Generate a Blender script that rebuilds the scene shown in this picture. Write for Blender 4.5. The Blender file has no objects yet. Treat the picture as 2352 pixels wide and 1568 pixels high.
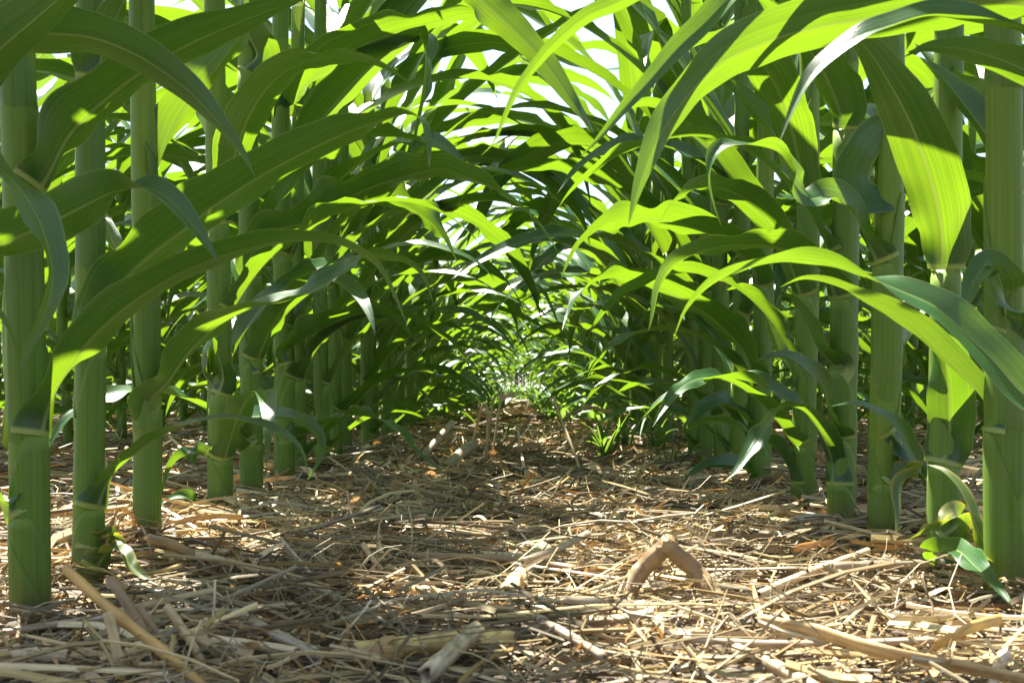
import bpy, math, random
import numpy as np
from mathutils import Vector

# ---------------------------------------------------------------- camera, sky, sun, exposure
SC = bpy.context.scene
COL = SC.collection
CH = 0.17                     # camera height above the ground, m
F = 2352.0                    # focal length in pixels of a 2352 px wide picture
cam = bpy.data.cameras.new('camera'); co = bpy.data.objects.new('camera', cam); COL.objects.link(co)
cam.sensor_width = 36; cam.lens = 36
co.location = (0, 0, CH); co.rotation_euler = (math.radians(90), 0, 0)
cam.shift_x = -14/2352; cam.shift_y = 101/2352
cam.clip_start = 0.02; cam.clip_end = 3000
SC.camera = co
cam.dof.use_dof = True; cam.dof.focus_distance = 1.3; cam.dof.aperture_fstop = 20
SC.view_settings.view_transform = 'Standard'; SC.view_settings.look = 'None'
SC.view_settings.gamma = 1; SC.view_settings.exposure = 2.62
SC.cycles.max_bounces = 10; SC.cycles.diffuse_bounces = 6; SC.cycles.transmission_bounces = 6
SC.cycles.sample_clamp_indirect = 6
SUN = Vector((-0.24, 0.36, 0.90)).normalized()       # towards the sun
w = bpy.data.worlds.new('World'); SC.world = w; w.use_nodes = True
nt = w.node_tree; nt.nodes.clear()
def N(nt, t, **k):
    n = nt.nodes.new(t)
    for a, b in k.items(): setattr(n, a, b)
    return n
def L(nt, a, b): nt.links.new(a, b)
sky = N(nt, 'ShaderNodeTexSky', sky_type='NISHITA', sun_disc=False)
sky.sun_elevation = math.asin(SUN.z); sky.sun_rotation = math.atan2(SUN.x, SUN.y)
tc = N(nt, 'ShaderNodeTexCoord')
cn = N(nt, 'ShaderNodeTexNoise'); cn.inputs['Scale'].default_value = 2.2; cn.inputs['Detail'].default_value = 6
mp = N(nt, 'ShaderNodeMapping'); mp.inputs['Scale'].default_value = (1, 1, 2.4); mp.inputs['Location'].default_value = (.35, .1, .2)
cr = N(nt, 'ShaderNodeValToRGB'); cr.color_ramp.elements[0].position = .46; cr.color_ramp.elements[1].position = .6
mx = N(nt, 'ShaderNodeMixRGB'); mx.inputs['Color2'].default_value = (2.9, 3.1, 3.4, 1)
bg = N(nt, 'ShaderNodeBackground'); bg.inputs['Strength'].default_value = 0.06
wo = N(nt, 'ShaderNodeOutputWorld')
L(nt, tc.outputs['Generated'], mp.inputs['Vector']); L(nt, mp.outputs[0], cn.inputs['Vector']); L(nt, cn.outputs['Fac'], cr.inputs['Fac'])
L(nt, cr.outputs[0], mx.inputs['Fac']); L(nt, sky.outputs[0], mx.inputs['Color1']); L(nt, mx.outputs[0], bg.inputs['Color']); L(nt, bg.outputs[0], wo.inputs[0])
sl = bpy.data.lights.new('sun', 'SUN'); sl.energy = 5.0; sl.angle = math.radians(.5); sl.color = (1, .95, .86)
so = bpy.data.objects.new('sun', sl); COL.objects.link(so); so.location = (0, 0, 6)
so.rotation_euler = SUN.to_track_quat('Z', 'Y').to_euler()

# ---------------------------------------------------------------- helpers
RNG = np.random.default_rng(7)
random.seed(7)
def mk(name, V, Q, mat, parent=None, uv=None, uv2=None, tint=None, smooth=True, loc=None):
    V = np.asarray(V, dtype=np.float32).reshape(-1, 3); Q = np.asarray(Q, dtype=np.int32).reshape(-1, 4)
    me = bpy.data.meshes.new(name)
    me.vertices.add(len(V)); me.vertices.foreach_set('co', V.ravel())
    me.loops.add(Q.size); me.loops.foreach_set('vertex_index', Q.ravel())
    me.polygons.add(len(Q)); me.polygons.foreach_set('loop_start', np.arange(0, Q.size, 4, dtype=np.int32))
    me.update(calc_edges=True)
    li = Q.ravel()
    for nm, a in (('UVMap', uv), ('frac', uv2)):
        if a is not None:
            l = me.uv_layers.new(name=nm); l.data.foreach_set('uv', np.asarray(a, dtype=np.float32)[li].ravel())
    if tint is not None:
        c = me.color_attributes.new('tint', 'FLOAT_COLOR', 'POINT'); c.data.foreach_set('color', np.asarray(tint, dtype=np.float32).ravel())
    me.polygons.foreach_set('use_smooth', np.full(len(Q), smooth))
    if mat: me.materials.append(mat)
    me.validate(); me.update()
    o = bpy.data.objects.new(name, me); COL.objects.link(o)
    if parent: o.parent = parent
    if loc is not None: o.location = loc
    return o
def tag(o, label=None, cat=None, group=None, kind=None):
    if label: o['label'] = label
    if cat: o['category'] = cat
    if group: o['group'] = group
    if kind: o['kind'] = kind
    return o
def empty(name, loc, label, cat, group=None):
    o = bpy.data.objects.new(name, None); COL.objects.link(o); o.location = loc; o.empty_display_size = .05
    return tag(o, label, cat, group)
def grid_quads(n, m, off=0):
    i, j = np.meshgrid(np.arange(n-1), np.arange(m-1), indexing='ij')
    a = (i*m + j).ravel() + off
    return np.stack([a, a+1, a+m+1, a+m], 1)
def nrm(a): return a/np.maximum(np.linalg.norm(a, axis=-1, keepdims=True), 1e-9)
def sstep(x): x = np.clip(x, 0, 1); return x*x*(3-2*x)
def spline(P, n):
    """Catmull-Rom through the rows of P, resampled evenly by length of the first three columns"""
    P = np.asarray(P, float); k = len(P)
    E = np.vstack([2*P[0]-P[1], P, 2*P[-1]-P[-2]])
    out = []
    for i in range(k-1):
        p0, p1, p2, p3 = E[i:i+4]
        t = np.linspace(0, 1, 20, endpoint=False)[:, None]
        out.append(.5*((2*p1)+(p2-p0)*t+(2*p0-5*p1+4*p2-p3)*t**2+(3*p1-p0-3*p2+p3)*t**3))
    out = np.vstack(out+[P[-1:]])
    d = np.r_[0, np.cumsum(np.linalg.norm(np.diff(out[:, :3], axis=0), axis=1))]
    s = np.linspace(0, d[-1], n)
    return np.stack([np.interp(s, d, out[:, c]) for c in range(out.shape[1])], 1)
# soft value noise of the ground
_gx = RNG.uniform(-1, 1, (64, 64))
def vnoise(x, y, s):
    x = np.asarray(x)*s+100.3; y = np.asarray(y)*s+57.7
    xi = np.floor(x).astype(int); yi = np.floor(y).astype(int); fx = sstep(x-xi); fy = sstep(y-yi)
    g = lambda a, b: _gx[a % 64, b % 64]
    return (g(xi, yi)*(1-fx)+g(xi+1, yi)*fx)*(1-fy)+(g(xi, yi+1)*(1-fx)+g(xi+1, yi+1)*fx)*fy
def ground(x, y):
    x = np.asarray(x, float); y = np.asarray(y, float)
    h = .004*vnoise(x, y, 2.2)+.003*vnoise(x, y, 6)+.0015*vnoise(x, y, 22)
    h = h + .014*np.exp(-((y-2.25)/.45)**2)*np.exp(-((x+.05)/.3)**2)          # hump across the path
    h = h - .004-.018*np.exp(-((x+.38)/.17)**2)*np.exp(-((y-.74)/.16)**2)+.004*np.exp(-((x-.4)/.2)**2)*np.exp(-((y-.9)/.3)**2)
    h = h - .012*sstep((y-2.6)/1.5)*np.exp(-(x/.3)**2)
    return h
def pw(x, y, d): return np.array([(x-1190)/F*d, d, CH+(885-y)/F*d])
def gp(x, y, h=0.):
    d = CH*F/(y-885)
    for _ in range(6):
        z = float(ground((x-1190)/F*d, d))+h
        d = max(.2, (CH-z)*F/(y-885))
    return np.array([(x-1190)/F*d, d, z])

# ---------------------------------------------------------------- materials
def newmat(name):
    m = bpy.data.materials.new(name); m.use_nodes = True; m.node_tree.nodes.clear(); return m, m.node_tree
def math_(nt, op, a, b=None, clamp=False):
    n = N(nt, 'ShaderNodeMath', operation=op, use_clamp=clamp)
    for i, v in enumerate((a, b)):
        if v is None: continue
        if isinstance(v, (int, float)): n.inputs[i].default_value = v
        else: L(nt, v, n.inputs[i])
    return n.outputs[0]
def mixc(nt, f, a, b, bt='MIX'):
    n = N(nt, 'ShaderNodeMixRGB', blend_type=bt)
    for i, v in enumerate((f, a, b)):
        if isinstance(v, (int, float)): n.inputs[i].default_value = v
        elif isinstance(v, tuple): n.inputs[i].default_value = (*v, 1)
        else: L(nt, v, n.inputs[i])
    return n.outputs[0]
def ramp(nt, x, p0, p1):
    n = N(nt, 'ShaderNodeMapRange'); n.inputs['From Min'].default_value = p0; n.inputs['From Max'].default_value = p1
    n.interpolation_type = 'SMOOTHSTEP'; L(nt, x, n.inputs['Value']); return n.outputs[0]
def uvnoise(nt, uvout, sx, sy, det=3., seedv=None):
    m = N(nt, 'ShaderNodeMapping'); m.inputs['Scale'].default_value = (sx, sy, 1); L(nt, uvout, m.inputs['Vector'])
    if seedv is not None:
        c = N(nt, 'ShaderNodeCombineXYZ'); L(nt, math_(nt, 'MULTIPLY', seedv, 37.), c.inputs['Z']); L(nt, c.outputs[0], m.inputs['Location'])
    n = N(nt, 'ShaderNodeTexNoise'); n.inputs['Scale'].default_value = 1; n.inputs['Detail'].default_value = det; L(nt, m.outputs[0], n.inputs['Vector'])
    return n.outputs['Fac']
def leaf_material(name, dark, light, trans, tfac=.46, ageing=0.):
    m, nt = newmat(name)
    uv = N(nt, 'ShaderNodeUVMap', uv_map='UVMap').outputs[0]; fr = N(nt, 'ShaderNodeUVMap', uv_map='frac').outputs[0]
    su = N(nt, 'ShaderNodeSeparateXYZ'); L(nt, uv, su.inputs[0]); sf = N(nt, 'ShaderNodeSeparateXYZ'); L(nt, fr, sf.inputs[0])
    seed = sf.outputs['Y']; t = sf.outputs['X']
    au = math_(nt, 'ABSOLUTE', math_(nt, 'SUBTRACT', su.outputs['X'], .5))
    fine = uvnoise(nt, uv, 85, 1.2, 1., seed); coarse = uvnoise(nt, uv, 34, 1.6, 2., seed); blotch = uvnoise(nt, uv, 4, 14, 3., seed)
    vein = ramp(nt, math_(nt, 'ADD', math_(nt, 'MULTIPLY', fine, .35), math_(nt, 'MULTIPLY', coarse, .65)), .42, .6)
    rib = math_(nt, 'SUBTRACT', 1., ramp(nt, math_(nt, 'DIVIDE', au, math_(nt, 'SUBTRACT', 1.25, t)), .018, .05))
    edge = ramp(nt, au, .482, .496)
    c = mixc(nt, vein, dark, light)
    c = mixc(nt, math_(nt, 'MULTIPLY', ramp(nt, blotch, .35, .75), .45), c, (dark[0]*1.7, dark[1]*1.25, dark[2]*1.2))
    c = mixc(nt, math_(nt, 'MULTIPLY', rib, .75), c, (.20, .27, .09))
    c = mixc(nt, math_(nt, 'MULTIPLY', edge, .7), c, (.22, .27, .11))
    col = math_(nt, 'SUBTRACT', 1., ramp(nt, su.outputs['Y'], .003, .006))
    c = mixc(nt, col, c, (.26, .32, .07))
    tipm = math_(nt, 'MULTIPLY', ramp(nt, t, .965, 1.), ramp(nt, seed, .5, .8))
    c = mixc(nt, tipm, c, (.28, .17, .06))
    tr = mixc(nt, vein, (trans[0]*.74, trans[1]*.8, trans[2]), trans)
    tr = mixc(nt, math_(nt, 'MULTIPLY', seed, .35), tr, (trans[0]*.62, trans[1]*.86, trans[2]*.9))
    tr = mixc(nt, math_(nt, 'MULTIPLY', rib, .55), tr, (.16, .2, .03))
    if ageing:
        a = math_(nt, 'ADD', math_(nt, 'MULTIPLY', ramp(nt, au, .3, .49), .7), math_(nt, 'MULTIPLY', ramp(nt, blotch, .5, .75), .9))
        a = math_(nt, 'MULTIPLY', a, ageing, True)
        c = mixc(nt, a, c, (.36, .27, .05)); tr = mixc(nt, a, tr, (.52, .40, .03))
    bmp = N(nt, 'ShaderNodeBump'); bmp.inputs['Strength'].default_value = .35; bmp.inputs['Distance'].default_value = .0006
    L(nt, math_(nt, 'ADD', fine, coarse), bmp.inputs['Height'])
    p = N(nt, 'ShaderNodeBsdfPrincipled'); L(nt, c, p.inputs['Base Color'])
    r = N(nt, 'ShaderNodeMapRange'); L(nt, blotch, r.inputs['Value']); r.inputs['To Min'].default_value = .27; r.inputs['To Max'].default_value = .45; L(nt, r.outputs[0], p.inputs['Roughness'])
    p.inputs['Specular IOR Level'].default_value = .6
    L(nt, bmp.outputs[0], p.inputs['Normal'])
    tb = N(nt, 'ShaderNodeBsdfTranslucent'); L(nt, tr, tb.inputs['Color']); L(nt, bmp.outputs[0], tb.inputs['Normal'])
    ms = N(nt, 'ShaderNodeMixShader'); ms.inputs[0].default_value = tfac; L(nt, p.outputs[0], ms.inputs[1]); L(nt, tb.outputs[0], ms.inputs[2])
    o = N(nt, 'ShaderNodeOutputMaterial'); L(nt, ms.outputs[0], o.inputs[0])
    return m
M_LEAF = leaf_material('corn_leaf', (.009, .050, .011), (.024, .084, .018), (.245, .40, .010), .29)
M_OLD = leaf_material('ageing_corn_leaf', (.03, .065, .014), (.06, .10, .02), (.28, .38, .015), .3, ageing=.55)
M_GRASS = leaf_material('grass_blade', (.03, .08, .015), (.05, .115, .025), (.26, .42, .03), .36)
M_DEAD = leaf_material('dead_leaf', (.20, .11, .04), (.34, .2, .08), (.6, .3, .06), .4)

def stalk_material(name, a, b, bloom):
    m, nt = newmat(name)
    uv = N(nt, 'ShaderNodeUVMap', uv_map='UVMap').outputs[0]; fr = N(nt, 'ShaderNodeUVMap', uv_map='frac').outputs[0]
    sf = N(nt, 'ShaderNodeSeparateXYZ'); L(nt, fr, sf.inputs[0])
    st = uvnoise(nt, uv, 36, 2.5, 2.); bl = uvnoise(nt, uv, 5, 9, 3.); sp = uvnoise(nt, uv, 40, 160, 1.)
    tcn = N(nt, 'ShaderNodeTexCoord')
    c = mixc(nt, ramp(nt, st, .35, .65), a, b)
    c = mixc(nt, math_(nt, 'MULTIPLY', ramp(nt, bl, .4, .7), .7), c, bloom)
    c = mixc(nt, math_(nt, 'MULTIPLY', ramp(nt, sp, .70, .78), .35), c, (.28, .32, .18))
    c = mixc(nt, math_(nt, 'MULTIPLY', sf.outputs['X'], .85), c, (.19, .26, .05))      # pale collar and node rings
    c = mixc(nt, math_(nt, 'MULTIPLY', sf.outputs['Y'], .7), c, (.11, .075, .03))      # soil splashed on the foot
    stn = uvnoise(nt, uv, 7, 30, 4.)
    c = mixc(nt, math_(nt, 'MULTIPLY', ramp(nt, stn, .58, .74), .5), c, (.13, .10, .04))
    bmp = N(nt, 'ShaderNodeBump'); bmp.inputs['Strength'].default_value = .3; bmp.inputs['Distance'].default_value = .0008; L(nt, st, bmp.inputs['Height'])
    p = N(nt, 'ShaderNodeBsdfPrincipled'); L(nt, c, p.inputs['Base Color']); p.inputs['Roughness'].default_value = .5; p.inputs['Specular IOR Level'].default_value = .25
    L(nt, bmp.outputs[0], p.inputs['Normal'])
    tb = N(nt, 'ShaderNodeBsdfTranslucent'); tb.inputs['Color'].default_value = (.3, .42, .05, 1)
    ms = N(nt, 'ShaderNodeMixShader'); ms.inputs[0].default_value = .14; L(nt, p.outputs[0], ms.inputs[1]); L(nt, tb.outputs[0], ms.inputs[2])
    o = N(nt, 'ShaderNodeOutputMaterial'); L(nt, ms.outputs[0], o.inputs[0]); return m
M_STALK = stalk_material('corn_stalk', (.105, .180, .015), (.155, .235, .022), (.13, .205, .035))
M_SHEATH = stalk_material('corn_sheath', (.075, .148, .016), (.115, .19, .022), (.105, .18, .042))

def straw_material():
    m, nt = newmat('dry_straw')
    at = N(nt, 'ShaderNodeAttribute', attribute_name='tint'); uv = N(nt, 'ShaderNodeUVMap', uv_map='UVMap').outputs[0]
    st = uvnoise(nt, uv, 14, 6, 2.); bl = uvnoise(nt, uv, 2, 25, 3.)
    c = mixc(nt, math_(nt, 'MULTIPLY', ramp(nt, st, .35, .7), .55), at.outputs['Color'], (.24, .17, .08))
    c = mixc(nt, math_(nt, 'MULTIPLY', ramp(nt, bl, .52, .75), .6), c, (.12, .08, .035))
    bmp = N(nt, 'ShaderNodeBump'); bmp.inputs['Strength'].default_value = .4; bmp.inputs['Distance'].default_value = .0006; L(nt, st, bmp.inputs['Height'])
    p = N(nt, 'ShaderNodeBsdfPrincipled'); L(nt, c, p.inputs['Base Color']); p.inputs['Roughness'].default_value = .5; p.inputs['Specular IOR Level'].default_value = .35
    L(nt, bmp.outputs[0], p.inputs['Normal'])
    tb = N(nt, 'ShaderNodeBsdfTranslucent'); L(nt, mixc(nt, .5, at.outputs['Color'], (.8, .36, .05)), tb.inputs['Color'])
    ms = N(nt, 'ShaderNodeMixShader'); ms.inputs[0].default_value = .14; L(nt, p.outputs[0], ms.inputs[1]); L(nt, tb.outputs[0], ms.inputs[2])
    o = N(nt, 'ShaderNodeOutputMaterial'); L(nt, ms.outputs[0], o.inputs[0]); return m
M_STRAW = straw_material()
def soil_material():
    m, nt = newmat('soil'); tcn = N(nt, 'ShaderNodeTexCoord')
    n1 = N(nt, 'ShaderNodeTexNoise'); n1.inputs['Scale'].default_value = 60; n1.inputs['Detail'].default_value = 8; L(nt, tcn.outputs['Object'], n1.inputs[0])
    n2 = N(nt, 'ShaderNodeTexNoise'); n2.inputs['Scale'].default_value = 7; n2.inputs['Detail'].default_value = 4; L(nt, tcn.outputs['Object'], n2.inputs[0])
    c = mixc(nt, ramp(nt, n1.outputs['Fac'], .35, .7), (.022, .015, .009), (.09, .062, .038))
    c = mixc(nt, math_(nt, 'MULTIPLY', ramp(nt, n2.outputs['Fac'], .4, .7), .5), c, (.17, .12, .07))
    bmp = N(nt, 'ShaderNodeBump'); bmp.inputs['Strength'].default_value = 1; bmp.inputs['Distance'].default_value = .006; L(nt, n1.outputs['Fac'], bmp.inputs['Height'])
    p = N(nt, 'ShaderNodeBsdfPrincipled'); L(nt, c, p.inputs['Base Color']); p.inputs['Roughness'].default_value = .9; L(nt, bmp.outputs[0], p.inputs['Normal'])
    o = N(nt, 'ShaderNodeOutputMaterial'); L(nt, p.outputs[0], o.inputs[0]); return m
M_SOIL = soil_material()

# ---------------------------------------------------------------- the ground, one sheet to the horizon
gx = np.r_[-900, -200, -50, -15, -6, np.arange(-3.2, -1., .06), np.arange(-1., 1., .02), np.arange(1., 3.3, .06), 6, 15, 50, 200, 900]
gy = np.r_[-300, -50, -8, -2, -.5, np.arange(0, 3., .02), np.arange(3., 9, .08), 10, 12, 15, 20, 30, 60, 200, 600, 1500]
GX, GY = np.meshgrid(gx, gy, indexing='ij')
GZ = np.where((np.abs(GX) < 3.3) & (GY < 9) & (GY > -.6), ground(GX, GY), 0)
tag(mk('ground', np.stack([GX, GY, GZ], -1), grid_quads(len(gx), len(gy))[:, ::-1], M_SOIL), kind='structure')

# ---------------------------------------------------------------- corn: blades, sheaths, stalks
U_HI = np.array([-1, -.93, -.75, -.5, -.25, -.09, 0, .09, .25, .5, .75, .93, 1])
U_MID = np.array([-1, -.6, -.25, 0, .25, .6, 1])
U_LO = np.array([-1, -.45, 0, .45, 1])
def blade(P, hw, S, Nn, U, rng, wrap=.014, fold=(40, 14), wave=.007, wl=.11, rib=.0012, seed=None, base_wrap=True):
    """V, Q, uv, frac of one leaf blade from its midrib, half widths, side and upper-face vectors"""
    n = len(P); v = np.r_[0, np.cumsum(np.linalg.norm(np.diff(P, axis=0), axis=1))]; t = v/v[-1]
    ph = np.radians(fold[1]+(fold[0]-fold[1])*np.exp(-v/.07))[:, None]
    u = U[None]; h = hw[:, None]
    x = u*h*np.cos(ph); z = np.abs(u)**1.3*h*np.sin(ph)
    A = wave*sstep(t/.15)*sstep((1-t)/.3)*(.6+.4*np.sin(v*17+rng.uniform(0, 6)))
    p1, p2 = rng.uniform(0, 6.3, 2); l1, l2 = wl*rng.uniform(.8, 1.25, 2)
    wv = np.where(u < 0, np.sin(v[:, None]*6.283/l1+p1), np.sin(v[:, None]*6.283/l2+p2))
    wv = wv+.45*np.where(u < 0, np.sin(v[:, None]*6.283/l2*2.3+p2), np.sin(v[:, None]*6.283/l1*2.1+p1))
    z = z + A[:, None]*np.abs(u)**2.2*wv*np.minimum(1, h/.02)
    z = z - rib*np.exp(-(u/.07)**2)*(1-t[:, None])*np.minimum(1, h/.015)
    if base_wrap:
        k = np.exp(-(v/.016)**2)[:, None]; a = u*1.45; w2 = wrap+.0012                      # the foot lies round the front of the stalk
        lobe = 1+.22*np.exp(-((v-.016)/.010)**2)[:, None]                                  # rounded ears just above the collar
        x = (x*(1-k)+w2*np.sin(a)*k)*lobe; z = z*(1-k)+w2*(1-np.cos(a))*k
    V = P[:, None]+S[:, None]*x[..., None]+Nn[:, None]*z[..., None]
    uv = np.stack([np.broadcast_to((u+1)/2, x.shape), np.broadcast_to(v[:, None], x.shape)], -1).reshape(-1, 2)
    s = rng.uniform() if seed is None else seed
    fr = np.stack([np.broadcast_to(t[:, None], x.shape), np.full(x.shape, s)], -1).reshape(-1, 2)
    return V.reshape(-1, 3), grid_quads(n, len(U)), uv, fr
def width_shape(t):
    r = .76+.24*sstep(t/.28); s = np.clip((t-.3)/.7, 0, 1)
    return r*(1-s**1.75)+.003
def arc_leaf(base, az, length, W, rng, U, n, e0=68, e1=-60, wrap=.014, twist=0., bendp=1.25, wave=.007):
    """a leaf that rises from the stalk and arches over, for plants without a traced outline"""
    s = np.linspace(0, 1, n)
    el = np.radians(e0-(e0-e1)*s**bendp+6*np.sin(s*9+rng.uniform(0, 6))*s)
    a = az+np.radians(rng.uniform(-16, 16))*s+rng.uniform(-.5, .5)*s**2
    T = np.stack([np.cos(el)*np.cos(a), np.cos(el)*np.sin(a), np.sin(el)], 1)
    P = np.vstack([[0, 0, 0], np.cumsum((T[1:]+T[:-1])/2*length/(n-1), axis=0)])+base
    S = np.stack([-np.sin(a), np.cos(a), 0*a], 1); Nn = np.cross(T, S); Nn *= np.sign(Nn[:1, 2:3]*1.0+1e-9)
    tw = np.radians(twist)*sstep((s-.1)/.9)
    S2 = S*np.cos(tw)[:, None]+Nn*np.sin(tw)[:, None]; N2 = Nn*np.cos(tw)[:, None]-S*np.sin(tw)[:, None]
    return blade(P, W*width_shape(s), S2, N2, U, rng, wrap, wave=wave)
def tube(axis, rad, nth, caps=True, th0=0., th1=2*math.pi, closed=True):
    """rings round a path: V, Q; path vertical enough for fixed X/Y frames unless frames are needed"""
    n = len(axis); T = nrm(np.gradient(axis, axis=0))
    ref = np.where(np.abs(T[:, 2:3]) > .7, np.array([[0., 1, 0]]), np.array([[0., 0, 1]]))
    if (np.abs(T[:, 2]) > .7).mean() > .5: ref[:] = (0, 1, 0)
    else: ref[:] = (0, 0, 1)
    A = nrm(np.cross(ref, T)); B = np.cross(T, A)
    th = np.linspace(th0, th1, nth+1)
    rr = rad if rad.ndim == 2 else rad[:, None]
    V = axis[:, None]+A[:, None]*(rr*np.cos(th))[..., None]+B[:, None]*(rr*np.sin(th))[..., None]
    return V.reshape(-1, 3), grid_quads(n, nth+1), th
def stalk_geo(axis_f, r0, H, nodes, nth, z0=-.012, dz=.012, ribs=True):
    z = np.unique(np.r_[np.arange(z0, min(H, 1.0), dz), np.arange(min(H, 1.0), H, dz*3), H])
    r = r0*(1-.62*(np.clip(z, 0, None)/1.5)**1.6)
    nod = np.zeros_like(z)
    for q in nodes: nod = np.maximum(nod, np.exp(-((z-q)/.0045)**2))
    r = r*(1+.05*nod)*(1+.10*np.exp(-np.clip(z, 0, None)/.018))
    ax = np.array([axis_f(q) for q in z])
    th = np.linspace(0, 2*math.pi, nth+1)
    rr = r[:, None]*(1+.04*np.cos(2*th)[None])
    V = ax[:, None]+np.stack([rr*np.cos(th), rr*np.sin(th), 0*rr], -1)
    uv = np.stack([np.broadcast_to(th/6.283, rr.shape), np.broadcast_to(z[:, None], rr.shape)], -1).reshape(-1, 2)
    soil = np.broadcast_to((1-sstep(z/.06))[:, None], rr.shape)
    fr = np.stack([np.broadcast_to((nod*.15)[:, None], rr.shape), soil], -1).reshape(-1, 2)
    return V.reshape(-1, 3), grid_quads(len(z), nth+1), uv, fr
def rad_at(r0, z): return r0*(1-.62*(max(z, 0)/1.5)**1.6)
def sheath_geo(axis_f, r0, z1, Ls, az, nth, nz, k=0):
    th = np.linspace(-math.pi-.45, math.pi+.45, nth+1); s = np.r_[np.linspace(0, 1, nz), 1.]
    cut = .96*np.clip((np.abs(th)-.9)/2.6, 0, 1)**1.1                      # the two margins run down to the far side
    zt = z1-cut*Ls
    Z = (z1-Ls)+(zt-(z1-Ls))[None]*s[:, None]
    up = (Z-(z1-Ls))/Ls
    R = np.array([rad_at(r0, q) for q in s*Ls+z1-Ls])[:, None]+.0008+.0009*up**1.5+.0007*(th/math.pi)[None]
    R[0] -= .0014; R[-1] -= .0014
    ax = np.array([axis_f(q) for q in s*Ls+z1-Ls])
    V = np.stack([ax[:, :1]+R*np.cos(th+az), ax[:, 1:2]+R*np.sin(th+az), Z], -1)
    uv = np.stack([np.broadcast_to(th/6.283, Z.shape), Z], -1).reshape(-1, 2)
    pale = np.clip(1-(z1-Z)/.006, 0, 1)*(1-sstep((np.abs(th)[None]-1.2)/.7))
    pale = np.maximum(pale, .25*np.clip(1-(zt[None]-Z)/.0025, 0, 1))
    fr = np.stack([pale, 0*pale+(1-sstep(Z/.06))], -1).reshape(-1, 2)
    return V.reshape(-1, 3), grid_quads(nz+1, nth+1), uv, fr

# ---- unseen upper leaves are shaped and turned to leave LIT spots sunny, SHADE spots dark
LIT = [pw(*q) for q in [(1277, 95, .775), (1227, 150, .775), (1188, 206, .78), (1160, 270, .78), (1880, 62, .69), (1700, 115, .685), (1645, 152, .685), (1570, 232, .68), (1508, 325, .67), (1470, 420, .665), (1830, 597, .69), (1725, 610, .69), (1640, 645, .69), (1920, 612, .68), (1990, 640, .67), (2070, 668, .66),
       (1915, 120, .615), (1865, 170, .617), (1825, 242, .62), (2040, 60, .61), (2155, 480, .85), (2168, 560, .88), (1500, 652, 1.45), (1430, 636, 1.4), (1570, 690, 1.5), (1480, 502, 1.4), (1570, 517, 1.5), (410, 640, .75), (272, 1080, .87), (450, 480, .87), (150, 260, .78)]]
LIT += [gp(x, y, .012) for x, y in [(1080, 1230), (1000, 1235), (1160, 1215), (1250, 1215), (1350, 1200), (1450, 1180), (1250, 1165), (1150, 1172), (1020, 1190), (1550, 1235), (1650, 1250), (1750, 1270), (1830, 1265), (1400, 1250), (1250, 1340), (1150, 1390), (1050, 1365), (950, 1350), (830, 1385),
        (1250, 1430), (1400, 1440), (1550, 1430), (1250, 1500), (1350, 1520), (1500, 1500), (1650, 1450), (1780, 1470), (1900, 1490), (2050, 1440), (2200, 1470), (2320, 1440), (1700, 1540), (1900, 1555), (2150, 1550), (1600, 1550), (1850, 1380), (2000, 1330), (640, 1225), (800, 1312), (220, 1440),
        (1200, 930), (1190, 960), (1240, 980), (1260, 1010), (1330, 985), (1170, 1000), (1300, 1040), (1220, 1060), (1360, 1050), (180, 1150), (250, 1080), (400, 1060), (430, 1020), (210, 1230), (130, 1200)]]
SHADE = [pw(*q) for q in [(330, 600, .89), (420, 530, .885), (500, 468, .88), (590, 410, .87), (680, 360, .865), (780, 312, .86), (870, 277, .85), (195, 795, .77), (275, 718, .765), (520, 585, .75), (660, 553, .745), (780, 560, .74), (858, 600, .735),
         (260, 215, .77), (350, 150, .765), (450, 95, .755), (200, 85, .67), (300, 120, .69), (440, 215, .71), (110, 515, .72), (190, 475, .72), (700, 195, 1.62), (840, 102, 1.55), (750, 262, 1.6), (830, 172, 1.55), (700, 512, 1.42), (830, 440, 1.38), (960, 398, 1.35),
         (1622, 50, .77), (1555, 112, .77), (1430, 252, .77), (1180, 72, 1.27), (1250, 145, 1.25), (1310, 228, 1.22), (2090, 280, .81), (2042, 190, .8), (2115, 340, .82), (2130, 300, .8), (1780, 568, 1.08), (1690, 562, 1.05), (1892, 168, 1.15), (2016, 355, 1.06), (2220, 115, .66), (2210, 862, .82), (500, 748, 1.02), (660, 690, 1.), (430, 812, 1.02), (760, 480, 1.4), (1130, 432, 1.33)]]
SHADE += [gp(x, y, .012) for x, y in [(100, 1450), (300, 1400), (500, 1450), (650, 1500), (400, 1520), (700, 1400), (850, 1150), (1000, 1120), (1150, 1110), (900, 1200), (600, 1300), (1640, 1340), (1050, 1090), (1250, 1120), (150, 1520), (750, 1540), (1700, 1200)]]
SHADE = np.array(SHADE); COVER = np.zeros(len(SHADE), int)
_r = np.random.default_rng(3)
LIT += [np.array([_r.uniform(-.28, .28), _r.uniform(2.2, 9), _r.uniform(.15, .8)]) for _ in range(110)]
LIT += [np.array([q*_r.uniform(.5, 1.5), _r.uniform(1.3, 4.5), _r.uniform(.05, .7)]) for q in (-1, 1) for _ in range(40)]
LIT += [pw(*q) for q in [(1130, 950, 2.07), (1145, 1000, 2.1), (1300, 1000, 1.92), (1100, 985, 2.1), (1400, 1010, 2.2)]]
LIT = np.array(LIT); SUNV = np.array(SUN)
def blocked(P, hw):
    """how many of the sun rays to LIT a leaf with this midrib stops"""
    D = P[None]-LIT[:, None]; along = D@SUNV
    d = np.linalg.norm(D-along[..., None]*SUNV, axis=-1)
    return int(((d < hw[None]+.004) & (along > .05)).any(1).sum())

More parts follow.
